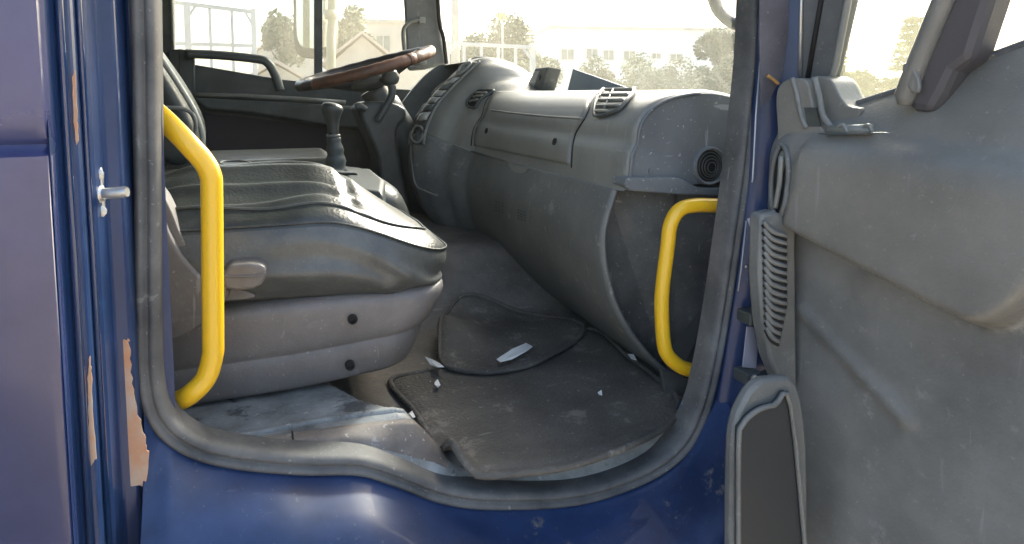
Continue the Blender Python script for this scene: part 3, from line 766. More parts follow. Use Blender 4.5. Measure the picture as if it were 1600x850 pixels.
FLs = [(736, 97), (716, 119), (686, 141), (666, 166), (648, 198), (644, 226)]; FRs = [(750, 99), (736, 112), (716, 131), (698, 150), (682, 171), (669, 200), (664, 226)]
fa = tpatch(FLs, FRs, 40, 6, .007, 'switch_fascia', PLASTD, DB, solid=.006)
trace(FRs, .0045, 'fascia_trim', PLASTL, fa, off=.009); trace(FLs, .0045, 'fascia_trim', PLASTL, fa, off=.009)
for k in range(6):
    tpatch(FLs, FRs, 5, 4, .015, 'rocker_switch', [SWL, PLASTD, SWL][k % 3], fa, t0=.27+k*.085, t1=.27+k*.085+.072, u0=.2, u1=.82, solid=.006, pillow=.003)
q = hits(DT, [(656+8*math.cos(a), 211-12*math.sin(a)-3*math.cos(a)) for a in [2*math.pi*k/24 for k in range(24)]], .012)
MB().tube(q, .004, 8, closed=True).build('dial_ring', PLASTL, fa)
q = hits(DT, [(727+10*math.cos(a), 111-4*math.sin(a)-8*math.cos(a)) for a in [2*math.pi*k/24 for k in range(24)]], .014)
MB().tube(q, .0055, 8, closed=True).build('holder_ring', PLASTL, fa)
# instrument panel face with dials
m = MB()
for Yk in (2.40, 2.56):
    p = SD(Yk, 6.3); m.lathe(p+Vector((-.004, 0, 0)), (-1, 0, .15), [(.052, 0), (.055, .008), (.05, .010), (.048, .003), (.0, .003)], 28)
m.build('gauge', PLASTD, DB, angle=40)
# binnacle rim highlight
line([(2.268, 3.0), (2.268, 4.2), (2.268, 5), (2.268, 7), (2.268, 9)], .006, 'binnacle_rim', PLASTL, DB, off=.002, n=8)

# dash lower edge near the tunnel: foot-well panel
m = MB(); m.prism([V(.78, 1.10, -.60), V(.78, 3.0, -.60), V(.95, 3.0, -.30), V(.95, 1.10, -.30)], (.02, 0, 0)); m.build('bulkhead', SHD, T, smooth=False)
# kick panel beside the foot well
kq = [V(x+.008, 1.17, z) for x, z in [(.648, -.19), (.625, -.28), (.632, -.33), (.640, -.38), (.675, -.46), (.735, -.54), (.80, -.61)]]+[V(1.02, 1.09, -.62), V(1.02, 1.09, -.17)]
kp = MB().prism(kq, (.0, .012, 0)).build('kick_panel', PLASTK, T, smooth=False, bevel=.004)
m = MB(); m.tube([V(.80, 1.135, -.2), V(.792, 1.137, -.35), V(.78, 1.142, -.59)], .006, 8, flat=.5); m.build('panel_crease', PLASTK, kp)
for a, b in [(1120, 385), (1106, 494)]:
    MB().lathe(PY(a, b, 1.095), (0, -1, 0), [(.009, 0), (.009, .003), (.005, .003), (.004, .001)], 14).build('screw', PLASTB, kp, angle=30)
br = MB().prism([PY(a, b, 1.06) for a, b in [(1033, 578), (1070, 590), (1098, 602), (1100, 660), (1068, 640), (1040, 615)]], (0, .01, 0)).build('kick_plate', PLASTK, T, smooth=False, bevel=.002)
m = MB(); m.prism([PY(a, b, 1.055) for a, b in [(1058, 629), (1066, 626), (1090, 640), (1088, 648), (1074, 643)]], (0, .006, 0)); m.build('catch_bracket', METAL, br, smooth=False, bevel=.001)
m = MB(); m.prism([PY(a, b, 1.056) for a, b in [(1083, 620), (1093, 622), (1093, 630), (1083, 628)]], (0, .003, 0)); m.build('slot', HOLE, br, smooth=False)

# ================================================================== STEERING
wc = PY(572, 106, 2.45)
ax = Vector((-.29, -.055, 1)).normalized()          # wheel axis, leaning to the driver
u = Vector((ax.z, 0, -ax.x)); w_ = ax.cross(u)
Rw = .243
def wp(a, r=Rw, h=0): return wc+(u*math.cos(a)+w_*math.sin(a))*r+ax*h
N = 96
m = MB(); m.tube([wp(2*math.pi*k/N) for k in range(N)], [.0185*(1+.06*math.sin(k*2*math.pi*20/N)) for k in range(N)], 14, closed=True)
SW = m.build('steering_wheel', LEATHD, T)
m = MB(); ks = [k for k in range(int(N*.60), int(N*.86))]
m.tube([wp(2*math.pi*k/N) for k in ks], [.0205*(1+.04*math.sin(k*2.3)) for k in ks], 14); m.build('wheel_cover_section', LEATH, SW)
m = MB(); ks = [k for k in range(int(N*.83), int(N*.98))]
m.tube([wp(2*math.pi*k/N) for k in ks], [.0205*(1+.07*math.sin(k*1.7)) for k in ks], 14); m.build('wheel_cover_section', LEATH, SW)
m = MB()
for a in (R(20), R(160), R(200), R(340)): m.tube([wp(a), wp(a, .15, -.02), wp(a, .06, -.045)], [.012, .011, .02], 10, flat=1.6)
m.build('wheel_spoke', PLASTD, SW)
m = MB(); m.lathe(wc-ax*.06, ax, [(.045, -.02), (.085, 0), (.09, .02), (.07, .032), (0.02, .036)], 28); m.build('wheel_hub', PLASTD, SW)
m = MB(); cb = V(.56, 2.45, -.25); c1 = wc-ax*.08
q = [c1, lerp(c1, cb, .3), lerp(c1, cb, .6), cb, V(.62, 2.45, -.55)]
m.tube(smooth_path(q, 4), [.05]*3+[.065]*8+[.08]*6, 18); SC = m.build('steering_column', PLASTD, T)
m = MB(); m.lathe(PY(606, 122, 2.36), (.2, -1, .1), [(.03, 0), (.032, .03), (.02, .04)], 16); m.build('ignition_shroud', PLASTD, SC)
for pts in ([(590, 190), (600, 172), (612, 150), (612, 132)], [(572, 172), (562, 166), (556, 168)]):
    m = MB(); q = smooth_path([PY(a, b, 2.3) for a, b in pts], 4); m.tube(q, [.011+.004*(i/(len(q)-1)) for i in range(len(q))], 12); m.build('stalk', PLASTD, SC)
slab([(560, 165), (600, 158), (632, 168), (634, 186), (622, 205), (628, 260), (640, 330), (600, 330), (590, 250), (570, 200)], 2.33, 2.52, PLASTD, 'column_shroud', SC, bevel=.02)
# knee panel under the instruments, and pedals area kept dark
m = MB(); m.box(V(.60, 2.62, -.33), (.06, .76, .46), ry=-.12); m.build('knee_panel', PLASTD, T, bevel=.02)

# ================================================================== FAR (DRIVER) DOOR
DY = FARY
def dq(pts, Y=DY): return [PY(a, b, Y) for a, b in pts]
xl, xr_ = PY(150, 100, DY).x, PY(700, 100, DY).x
m = MB()
m.prism(dq([(100, 148), (150, 100), (255, 82), (300, 100), (440, 124), (520, 133), (640, 140), (760, 150), (760, 460), (100, 460)]), (0, .07, 0))
FD = m.build('driver_door', PLASTD, T, smooth=False, bevel=.006)
MB().prism(dq([(262, 78), (282, 76), (303, 80), (304, 150), (262, 152)], DY-.05), (0, .06, 0)).build('door_block', PLASTD, FD, smooth=False, bevel=.008)
MB().tube([PY(x_, y_, DY-.052) for x_, y_ in [(280, 80), (280, 116)]], .002, 6).build('block_joint', HOLE, FD)
MB().tube([PY(x_, y_, DY-.05) for x_, y_ in [(303, 80), (303, 146)]], .003, 6).build('block_edge', PLASTL, FD)
m = MB(); q = smooth_path([PY(a, b, DY-.07) for a, b in [(290, 84), (340, 86), (400, 92), (418, 98), (430, 118), (438, 142)]], 5); m.tube(q, .021, 14, flat=.8); m.build('door_pull', PLASTD, FD)
m = MB(); q = [PY(a, b, DY-.035) for a, b in [(300, 148), (380, 150), (470, 155), (540, 160)]]; m.tube(q, [.010]*4, 8); m.build('door_ledge', PLASTL, FD)
MB().prism(dq([(300, 152), (560, 166), (600, 180), (600, 205), (520, 200), (400, 180), (320, 172)], DY-.06), (0, .07, 0)).build('arm_pad', PLASTD, FD, bevel=.015, bseg=3)
MB().prism(dq([(318, 176), (520, 198), (515, 262), (430, 258), (330, 250)], DY-.012), (0, .012, 0)).build('fabric_insert', mat('door_fabric', (.055, .05, .055), .9, bump=.4, bscale=300), FD, smooth=False, bevel=.003)
# window frame: rear post, divider, header above; glass
m = MB()
m.prism(dq([(238, -300), (268, -300), (270, 84), (262, 84), (225, 88)], DY-.03), (0, .09, 0)); m.build('rear_post', PLASTD, FD, smooth=False, bevel=.005)
m = MB(); m.tube(dq([(266, -300), (268, 0), (270, 78)], DY-.04), .004, 8); m.build('post_seal', PLASTL, FD)
m = MB(); m.prism(dq([(491, -300), (504, -300), (504, 134), (491, 132)], DY-.01), (0, .03, 0)); m.build('window_divider', PLASTD, FD, smooth=False, bevel=.003)
gl = MB().prism(dq([(265, -300), (700, -300), (700, 146), (520, 134), (440, 126), (265, 92)], DY+.03), (0, .004, 0)).build('window_glass', GLASSD, FD, smooth=False)
m = MB(); m.box(V(.05, 3.05, .97), (1.4, .08, .10)); m.build('header', SHD, T, smooth=False)
m = MB(); m.box(V(-.53, 3.04, .25), (.30, .05, 1.5)); m.build('far_rear_wall', SH, T, smooth=False)
MB().box(V(.2, 3.07, -.55), (1.7, .04, .5)).build('far_skin', BLUE, T, smooth=False)

# far windscreen pillar
m = MB(); m.prism([PY(a, b, 2.93) for a, b in [(612, -300), (672, -300), (690, 60), (698, 100), (660, 108), (636, 110), (634, 60)]], (.03, .10, 0))
FP = m.build('windscreen_pillar', PLAST, T, bevel=.012, bseg=3)
m = MB(); m.tube(smooth_path([PY(a, b, 2.90) for a, b in [(676, -300), (684, 0), (693, 60), (698, 104)]], 4), .009, 8); m.build('pillar_seal', HOLE, FP)
m = MB(); m.tube(smooth_path([PY(a, b, 2.9) for a, b in [(658, 32), (648, 32), (636, 38), (630, 50), (632, 78), (636, 96), (650, 97), (660, 96)]], 4), .009, 10); ph = m.build('pillar_handle', PLASTL, FP)
for a, b in ((659, 32), (661, 95)): MB().box(PY(a, b, 2.9), (.03, .02, .03)).build('handle_mount', PLASTL, ph, smooth=False, bevel=.004)

# windscreen: curved dusty pane
rows = []
for k in range(25):
    t = k/24; Y = lerp(1.08, 3.0, t); c_ = 1-(abs(2*t-1))**3.2
    rows.append([V(lerp(.90, .80, t)+.16*c_-.10*(z_/.95)*1.0, Y, z_) for z_ in (-.06, .15, .4, .65, .93)])
v, f = grid(rows); WS = obj('windscreen', v, f, GLASSW, T)
m = MB(); m.box(V(.80, 2.0, .97), (.22, 2.1, .10)); m.build('windscreen_header', SH, T, smooth=False)
# near pillar trim, inner (hidden by the seal except for its edge)
m = MB(); m.prism([PY(a, b, .985) for a, b in [(1166, -420), (1230, -420), (1215, 300), (1146, 300), (1150, 200), (1160, 60)]], (.04, .05, 0)); m.build('windscreen_pillar', PLASTD, T, smooth=False, bevel=.008)
# dark mirror arm loop in front of the windscreen
m = MB(); m.tube(smooth_path([PX(a, b, 1.14) for a, b in [(1105, -40), (1116, 0), (1126, 20), (1145, 35), (1175, 42)]], 5), .017, 12); m.build('mirror_arm', PLASTD, T)
# far door mirror
mp = lambda a, b: PY(a, b, 3.42)
q = smooth_path([mp(a, b) for a, b in [(458, -120), (458, 40), (462, 78), (475, 90), (505, 90), (520, 82), (524, 50), (524, -120), (515, -135), (468, -135)]], 4, True)
MI = MB().prism(q, (.02, .06, 0)).build('far_mirror', PLASTD, T, bevel=.008)
q = [lerp(p, sum(q, Vector())/len(q), .16)+Vector((-.001, -.003, 0)) for p in q]
MB().prism(q, (0, .004, 0)).build('mirror_glass', MIRRORM, MI, smooth=False)
m = MB(); m.tube([PY(519, -200, 3.3), PY(519, 30, 3.3), PY(517, 60, 3.3), PY(517, 200, 3.2)], .022, 12); m.build('mirror_stay', CREAM, T)
m = MB(); m.tube([PY(517, 16, 3.29), PY(517, 30, 3.29)], .03, 12); m.build('stay_clamp', CREAM, T)
m = MB(); m.box(V(-.05, 3.16, -.12), (.14, .16, .08)); m.build('mirror_foot', PLASTD, T, smooth=False, bevel=.01)

# ================================================================== NEAR DOOR, STANDING OPEN
DO = Vector((.872, .905)); dd_ = Vector((.10, -.995)).normalized(); dn = Vector((-dd_.y*-1, dd_.x*-1))
dn = Vector((dd_.y, -dd_.x))       # towards the camera side (-X)
if dn.x > 0: dn = -dn
def DP(s, z, h): p = DO+dd_*s+dn*h; return V(p.x, p.y, z)
def DR(px, py, h):                 # pixel -> point on the door plane offset by h ; returns (s, z)
    d = ray(px, py); o2 = DO+dn*h; nn = Vector((dn.x, dn.y, 0))
    t = (Vector((o2.x, o2.y, 0))).dot(nn)/(d.dot(nn)); p = d*t
    return (Vector((p.x, p.y))-DO).dot(dd_), p.z
HU, HL = .075, .028
def tab(pts, h): return sorted([DR(a, b, h) for a, b in pts])
pocket = tab([(1196, 340), (1240, 365), (1300, 398), (1400, 450), (1480, 492), (1530, 514), (1565, 508), (1600, 482), (1680, 400)], HU-.01)
ridge = tab([(1212, 205), (1290, 207), (1400, 215), (1500, 226), (1600, 238), (1750, 250)], HU)
belt = tab([(1240, 195), (1300, 178), (1340, 163), (1420, 138), (1500, 108), (1600, 70), (1750, 20)], .0)
def relief(s, z):
    pk, rd, bl = interp(pocket, s), interp(ridge, s), interp(belt, s)
    if z > rd:
        t = min(1, (z-rd)/max(.02, bl-rd)); h = (HU-.024)*(1-t**1.25)
    else:
        h = HL+(HU-HL)*sstep(pk-.012, pk+.012, z)
        h -= .024*max(0, 1-(rd-z)/.055)**2
        # padded panel stands proud behind a slanting step
        sx_ = lerp(.062, .095, max(0, min(1, (z-pk)/max(.05, rd-pk))))
        if z > pk: h += .015*sstep(sx_-.012, sx_+.012, s)*sstep(pk, pk+.02, z)*sstep(rd, rd-.03, z)
        # step in the padded panel
        bx = lerp(.115, .06, (z-pk)/max(.05, rd-pk)) if z > pk else 0
    h -= .030*max(0, 1-s/.06)**2           # rounded hinge end
    # long crease pressed in the lower panel
    a, b = Vector((.07, -.30)), Vector((.30, -.42)); p = Vector((s, z))
    return h
ca, cb_ = Vector(DR(1248, 478, HL)), Vector(DR(1415, 655, HL))
def crease(s, z):
    p = Vector((s, z)); t = max(0, min(1, (p-ca).dot(cb_-ca)/(cb_-ca).length_squared)); q = ca+(cb_-ca)*t
    d = (p-q).length; side = (p-q).cross(cb_-ca)
    return .009*math.exp(-(d/.012)**2)
rows = []
NS, NZ = 110, 150
for j in range(NZ+1):
    r_ = []
    for i in range(NS+1):
        s = lerp(0, .98, i/NS); bl = interp(belt, s); z = lerp(-.95, bl, j/NZ)
        h = relief(s, z)+(crease(s, z) if z < interp(pocket, s)-.02 else 0)
        h += .0012*noise.noise(Vector((s*14, z*14, 0)))
        r_.append(DP(s, z, h))
    rows.append(r_)
v, f = grid(rows); door_vf = (v, f)
ND = obj('passenger_door', v, f, [DOORP, DOORL], T)
pi = 0
for p in ND.data.polygons:
    c = p.center+T.location; q = Vector((c.x, c.y))-DO; s = q.dot(dd_); z = c.z-CZ
    if z < interp(pocket, s)-.004: p.material_index = 1
# outer skin and ends of the door
m = MB()
m.hexa([DP(-.015, -.95, -.045), DP(.98, -.95, -.045), DP(.98, -.95, .03), DP(-.015, -.95, .03)], [DP(-.015, -.03, -.045), DP(.98, .10, -.045), DP(.98, .10, .0), DP(-.015, -.03, .0)])
m.build('door_skin', BLUE2, ND, smooth=False, bevel=.008)
m = MB(); q = [DP(s, interp(belt, s)+.001, -.004) for s in [k*.049 for k in range(21)]]; m.tube(q, .007, 8); m.build('belt_seal', RUBBER, ND)
# hinge-end trim with slats
q = [PY(a, b, .835) for a, b in [(1190, 336), (1212, 330), (1244, 345), (1246, 605), (1222, 610), (1203, 560), (1192, 500), (1187, 430)]]
he = MB().prism(q, (0.0, .03, 0)).build('hinge_end_trim', DOORL, ND, bevel=.006)
for k in range(15):
    y = 358+k*11.8; wd = 1 if k < 10 else 1-(k-9)*.10
    q = smooth_path([PY(1193+k*.3, y-12, .830), PY(1206, y+3, .827), PY(1230-(1-wd)*24, y+11, .824)], 4)
    MB().tube(q, [.0035*math.sin(math.pi*(i+1)/(len(q)+1))**.5+.0008 for i in range(len(q))], 8).build('cooling_slat', DOORL, he)
    q = [p+Vector((0, .002, -.0062)) for p in q]
    MB().tube(q, .0028, 6).build('slot_shadow_gap', HOLE, he)
q = smooth_path([PY(a, b, .755) for a, b in [(1142, 900), (1144, 720), (1150, 660), (1166, 622), (1184, 600), (1210, 592), (1245, 600), (1262, 700), (1262, 900)]], 3)
MB().prism(q, (0, .02, 0)).build('corner_panel', DOORL, ND, bevel=.006)
# lower corner pocket
q = smooth_path([PY(a, b, .745) for a, b in [(1154, 900), (1154, 700), (1160, 664), (1182, 642), (1210, 633), (1236, 634), (1262, 900)]], 4)
MB().tube(q, .004, 10).build('pocket_rim', DOORL, ND)
MB().prism([p+Vector((.0, .004, 0)) for p in q], (.003, .012, 0)).build('door_pocket', mat('pocket_dark', (.03, .034, .035), .6), ND, smooth=False)
# oval lock escutcheon on the rounded end
oc = DR(1221, 285, .045)
NT = bvh(door_vf)
q = hits(NT, [(1221+13*math.cos(a)+3*math.sin(a), 284-56*math.sin(a)) for a in [2*math.pi*k/32 for k in range(32)]], .003)
es = MB().tube(q, .0045, 10, closed=True).build('lever_surround', PLAST, ND)
q = hits(NT, [(1221+11*math.cos(a)+3*math.sin(a), 284-53*math.sin(a)) for a in [2*math.pi*k/32 for k in range(32)]], .0015)
c = sum(q, Vector())/32
MB().add(q+[c], [(i, (i+1) % 32, 32) for i in range(32)]).build('lever_recess', HOLE, es)
q = hits(NT, [(p.x, p.y) for p in smooth_path([(1216, 325, 0), (1222, 290, 0), (1225, 245, 0)], 5)], .006)
MB().tube(q, .0045, 10).build('door_lever', PLASTL, es)
# raised corner block with two grooves (at the foot of the mirror corner)
def cornerblock(pts, h0, h1, name, m_, bev=.012, par=None):
    q = []
    for a, b in pts:
        s, z = DR(a, b, h1); q.append(DP(s, z, h1))
    off = Vector((-dn.x, -dn.y, 0))*(h1-h0)
    return MB().prism(smooth_path(q, 3, True), off).build(name, m_, par or ND, bevel=bev, bseg=4)
cornerblock([(1214, 200), (1212, 150), (1222, 128), (1245, 122), (1262, 130), (1270, 165), (1280, 195), (1290, 215), (1250, 240), (1216, 236)], -.02, .052, 'corner_block', DOORP)
cornerblock([(1262, 205), (1258, 150), (1262, 124), (1282, 119), (1300, 127), (1312, 150), (1325, 166), (1345, 172), (1320, 205)], -.03, .030, 'corner_block', DOORP)
q = smooth_path([DP(*DR(a, b, .054), .054) for a, b in [(1238, 122), (1246, 150), (1252, 180), (1260, 200)]], 4); MB().tube(q, .004, 8).build('corner_rib', DOORL, ND)
q = smooth_path([DP(*DR(a, b, .05), .05) for a, b in [(1272, 122), (1280, 150), (1286, 180), (1300, 200)]], 4); MB().tube(q, .005, 8).build('corner_rib', DOORL, ND)
MB().prism([DP(*DR(a, b, .0526), .0526) for a, b in [(1256, 168), (1275, 168), (1281, 198), (1262, 198)]], (.004, 0, 0)).build('corner_socket', PLASTD, ND, smooth=False)
# window switch base: thin dark blade and pale roll on the ledge
m = MB(); m.hexa([DP(*DR(a, b, .072), .072) for a, b in [(1276, 209), (1385, 207), (1390, 208.5), (1300, 212)]], [DP(*DR(a, b, .066), .066) for a, b in [(1276, 208), (1385, 206), (1390, 207.5), (1300, 211)]])
m.build('ledge_blade', PLASTD, ND, smooth=False, bevel=.001)
q = [DP(*DR(a, b, .055), .055) for a, b in [(1296, 204), (1330, 203), (1362, 202)]]
lr = MB().tube(q, .008, 12).build('ledge_clip', PLASTL, ND)
for a in (1316, 1356):
    q = smooth_path([DP(*DR(x_, y_, .062), .062) for x_, y_ in [(a-6, 198), (a+2, 196), (a+8, 207)]], 4); MB().tube(q, .003, 8).build('clip_loop', PLASTL, lr)
# window frame posts
def post(pts, h0, h1, name, m_, bev=.006):
    q = [DP(*DR(a, b, h1), h1) for a, b in pts]
    return MB().prism(q, Vector((-dn.x, -dn.y, 0))*(h1-h0)).build(name, m_, ND, smooth=False, bevel=bev)
post([(1200, -420), (1360, -420), (1325, 0), (1300, 110), (1286, 150), (1225, 150), (1224, 0)], -.03, .0, 'front_post', PLAST)
MB().tube([DP(*DR(a, b, .004), .004) for a, b in [(1268, -300), (1252, 0), (1250, 120)]], .003, 8).build('frame_beading', METAL, ND)
MB().tube([DP(*DR(a, b, .004), .004) for a, b in [(1300, -300), (1283, 0), (1262, 122)]], .004, 8).build('frame_beading', HOLE, ND)
MB().tube([DP(*DR(a, b, .004), .004) for a, b in [(1350, -300), (1325, 0), (1306, 100), (1290, 148)]], .006, 8).build('post_seal', PLASTL, ND)
st_ = post([(1590, -420), (1700, -420), (1548, 0), (1518, 92), (1490, 112), (1474, 146), (1455, 178), (1425, 174), (1410, 160), (1424, 120), (1480, 0)], -.01, .045, 'window_channel', mat('strut_plastic', (.075, .070, .072), .55, bump=.2, bscale=300), .012)
q = [DP(*DR(a, b, .048), .048) for a, b in [(1620, -420), (1500, -60), (1474, 0), (1436, 92), (1414, 150), (1413, 164)]]
MB().tube(q, [.014]*5+[.009], 10).build('channel_edge', DOORP, st_)
pc = DR(1430, 122, .05); q = [DP(pc[0]+.010*math.cos(a)-.008*math.sin(a), pc[1]+.021*math.sin(a), .0605) for a in [2*math.pi*k/24 for k in range(24)]]
MB().prism(q, (.006, 0, 0)).build('channel_cap', DOORP, st_, bevel=.002)
gq = lambda pts, h: [DP(*DR(a, b, h), h) for a, b in pts]
MB().prism(gq([(1340, -420), (1470, -420), (1445, 30), (1412, 165), (1290, 190), (1300, 110)], -.02), Vector((.003, 0, 0))).build('quarter_glass', GLASSQ, ND, smooth=False)
MB().prism(gq([(1600, -420), (1900, -420), (1850, 20), (1600, 90), (1500, 120), (1548, 0)], -.02), Vector((.003, 0, 0))).build('door_glass', GLASSD, ND, smooth=False)

MB().prism([PY(a, b, .888) for a, b in [(1194, -420), (1238, -420), (1232, 60), (1222, 118), (1206, 150), (1190, 168), (1187, 60)]], (0, .003, 0)).build('pillar_trim', mat('dull_pillar_trim', (.06, .058, .07), .5, var=.6, vscale=8, grime=DUST, gf=.3), hp, smooth=False, bevel=.001)
# orange cable end by the hinge
MB().tube(smooth_path([PY(a, b, .88) for a, b in [(1199, 118), (1208, 124), (1216, 131)]], 3), .003, 8).build('door_check_wire', mat('orange_wire', (.35, .2, .06), .6), T)

# ================================================================== LOOSE THINGS
hp1, hp2 = PZ(700, 540, CZ+FZ), PZ(690, 500, CZ+FZ)
def matsheet(pts, m_, name, label, zoff=.006, rim=True, r=.006, cat='floor mat', heap=0):
    q = smooth_path([PZ(a, b, CZ+FZ+zoff) for a, b in pts], 6, True)
    q = [Vector((p.x, p.y, CZ+floorz(p.x, p.y)*0+FZ+zoff)) for p in q]
    c = sum(q, Vector())/len(q); rings = []
    K = 14
    for k in range(K+1):
        rr = []
        for p in q:
            w2 = lerp(p, c, k/K); zz = floorz(w2.x, w2.y)+zoff+.004*noise.noise(Vector((w2.x*7, w2.y*7, 2)))
            if heap:
                zz += heap*math.exp(-((w2.x-hp1.x)**2+(w2.y-hp1.y)**2)/.006)+heap*.8*math.exp(-((w2.x-hp2.x)**2+(w2.y-hp2.y)**2)/.01)+.006*noise.noise(Vector((w2.x*12, w2.y*12, 5)))
            if k == 0: zz -= .004
            if k == 1: zz += .004
            rr.append(V(w2.x, w2.y, zz))
        rings.append(rr)
    v, f = grid(rings, closed=True)
    o = obj(name, v, f, m_, None); tag(o, label, cat)
    if rim:
        e = [p+Vector((0, 0, .003)) for p in rings[0]]; MB().tube(e, r, 8, closed=True).build('mat_border', MATR, o)
    return o
matsheet([(610, 595), (652, 650), (696, 716), (745, 744), (870, 732), (975, 698), (1046, 660), (1060, 626), (1030, 595), (985, 560), (930, 515), (860, 530), (740, 560), (660, 580)], MATR, 'floor_mat', 'worn black rubber mat nearest the door sill, dusty brown')
matsheet([(688, 560), (720, 576), (790, 578), (860, 556), (912, 516), (890, 500), (820, 490), (740, 490), (696, 512)], MATR, 'floor_mat', 'darker inner rubber mat with curved rim further under the dashboard', zoff=.016, r=.005, heap=.05)
def scrap(pts, z, label, name='paper_scrap', th=.0015):
    q = [PZ(a, b, CZ+z) for a, b in pts]
    c = sum(q, Vector())/len(q)
    o = MB().prism([p+Vector((0, 0, .003*math.sin(i*2.1))) for i, p in enumerate(q)], (0, 0, th)).build(name, PAPER, None, smooth=False)
    return tag(o, label, 'litter')
scrap([(776, 562), (800, 548), (822, 535), (832, 542), (824, 550), (800, 560), (782, 566)], FZ+.026, 'long torn white paper strip lying on the inner rubber mat')
scrap([(664, 558), (675, 564), (686, 566), (694, 574), (684, 576), (672, 568)], FZ+.022, 'small crumpled foil scrap beside the seat base')
scrap([(679, 598), (684, 595), (688, 600), (684, 606), (679, 603)], FZ+.016, 'tiny white scrap on the left of the outer mat')
scrap([(638, 647), (644, 645), (649, 650), (645, 654), (641, 651)], FZ+.016, 'tiny white scrap at the mat edge nearest the sill')
scrap([(981, 554), (990, 556), (995, 562), (986, 561)], FZ+.014, 'tiny white scrap against the kick panel')
scrap([(934, 614), (940, 612), (941, 616), (936, 617)], FZ+.016, 'thread of white lint in the middle of the outer mat')
# things on the dashboard
gd = thing('dash_camera', (SD(1.93, 3.2)), 'small grey box with a pale screen standing on the dashboard', 'device')
zt = SD(1.75, 2.4).z
def onX(pts, X): return [PX(a, b, X) for a, b in pts]
b0 = onX([(818, 146), (838, 107), (850, 106), (848, 146)], .90); b1 = onX([(846, 146), (852, 104), (866, 112), (861, 146)], 1.0)
fr_ = onX([(817, 148), (836, 106), (855, 104), (842, 148)], .86)
off = Vector((.05, -.005, -.008))
m = MB(); m.prism(fr_, off); m.build('case', PLAST, gd, smooth=False, bevel=.006, bseg=3)
MB().prism(onX([(822, 136), (835, 111), (842, 111), (833, 137)], .858), (.003, 0, 0)).build('screen', SCREEN, gd, smooth=False, bevel=.001)
MB().lathe(PX(843, 121, .858), (-1, 0, 0), [(.010, 0), (.010, .003), (.007, .004)], 16).build('lens', PLASTD, gd)
fo = MB().prism(onX([(884, 150), (895, 107), (975, 135), (986, 150)], .90), (.012, -.006, -.004)).build('tablet', FOLDER, None, smooth=False, bevel=.002)
tag(fo, 'dark blue-grey tablet leaning on the dashboard against the windscreen', 'tablet')

# ================================================================== OUTSIDE
def leafcrown(c, rx, ry, rz, n, size, seed, squash=None):
    rnd = random.Random(seed); v = []; f = []
    cl = []
    for _ in range(16):
        a = rnd.uniform(0, 2*math.pi); e = rnd.uniform(-.9, 1); rr = rnd.uniform(.35, .85)
        cl.append((Vector((math.cos(a)*math.sqrt(max(0, 1-e*e))*rr*rx, math.sin(a)*math.sqrt(max(0, 1-e*e))*rr*ry, e*rr*rz)), rnd.uniform(.22, .42)))
    rx *= 1.12; ry *= 1.12
    for k in range(n):
        cc, cr = rnd.choice(cl); d = Vector((rnd.gauss(0, 1), rnd.gauss(0, 1), rnd.gauss(0, 1))).normalized()*rnd.uniform(.3, 1)**.5*cr
        p = Vector(c)+cc+Vector((d.x*rx, d.y*ry, d.z*rz)); s = size*rnd.uniform(.5, 1.4)
        a = Vector((rnd.gauss(0, 1), rnd.gauss(0, 1), rnd.gauss(0, 1))).normalized(); b = a.orthogonal().normalized(); q = len(v)
        v += [p-a*s*.5, p+b*s*.28, p+a*s*.5, p-b*s*.28]; f.append((q, q+1, q+2, q+3))
    return v, f
def tree(px, D, htop, hbase, rx, label, m_, seed, n=5000, size=.22, name='tree', cat='tree', group='trees beyond the truck', ry=None):
    g = PD(px, D); t = thing(name, (g.x, g.y, 0), label, cat, group)
    rz = (htop-hbase)/2; c = (g.x, g.y, hbase+rz)
    v, f = leafcrown(c, rx, ry or rx, rz, n, size, seed); obj('crown', v, f, m_, t, smooth=False)
    rnd = random.Random(seed); m = MB(); tr = .05*(htop) *.5
    m.tube(smooth_path([(g.x, g.y, 0), (g.x+.1, g.y, hbase*.6), (g.x, g.y+.1, hbase+rz*.4), (g.x-.1, g.y, hbase+rz*1.4)], 3), [tr*(1-.08*i) for i in range(10)], 8)
    for k in range(6):
        a = rnd.uniform(0, 6.28); z = hbase*.7+rz*rnd.uniform(0, .8)
        m.tube([(g.x, g.y, z), (g.x+math.cos(a)*rx*.4, g.y+math.sin(a)*rx*.4, z+rz*.3), (g.x+math.cos(a)*rx*.75, g.y+math.sin(a)*rx*.75, z+rz*.6)], [tr*.4, tr*.25, tr*.08], 6)
    m.build('trunk', BARK, t); return t
def hz(py, D): return CZ+(149.6-py)*D/F/1.0          # height of a pixel row at a distance along the view
tree(785, 27, hz(30, 27), .4, 2.15, 'big rounded olive tree filling the windscreen behind the white rack', LEAFA, 11, 15000, .20)
tree(728, 30, hz(30, 30)*.95, 1.0, 1.2, 'slim tree left of the big rounded tree, beside the pole', LEAFC, 12, 4000, .22)
tree(540, 34, hz(8, 34), 2.2, 1.4, 'tall loose tree seen right of the far door mirror', LEAFA, 13, 4200, .24)
tree(448, 36, hz(12, 36), 2.6, 1.3, 'small dark tree left of the far door mirror', LEAFC, 14, 3200, .24)
tree(1118, 34, hz(46, 34), 1.2, 1.5, 'rounded green tree at the right end of the windscreen', LEAFB, 15, 10000, .22)
tree(1322, 24, hz(68, 24), .6, .8, 'narrow tree seen through the open door window at its left', LEAFB, 16, 7000, .14)
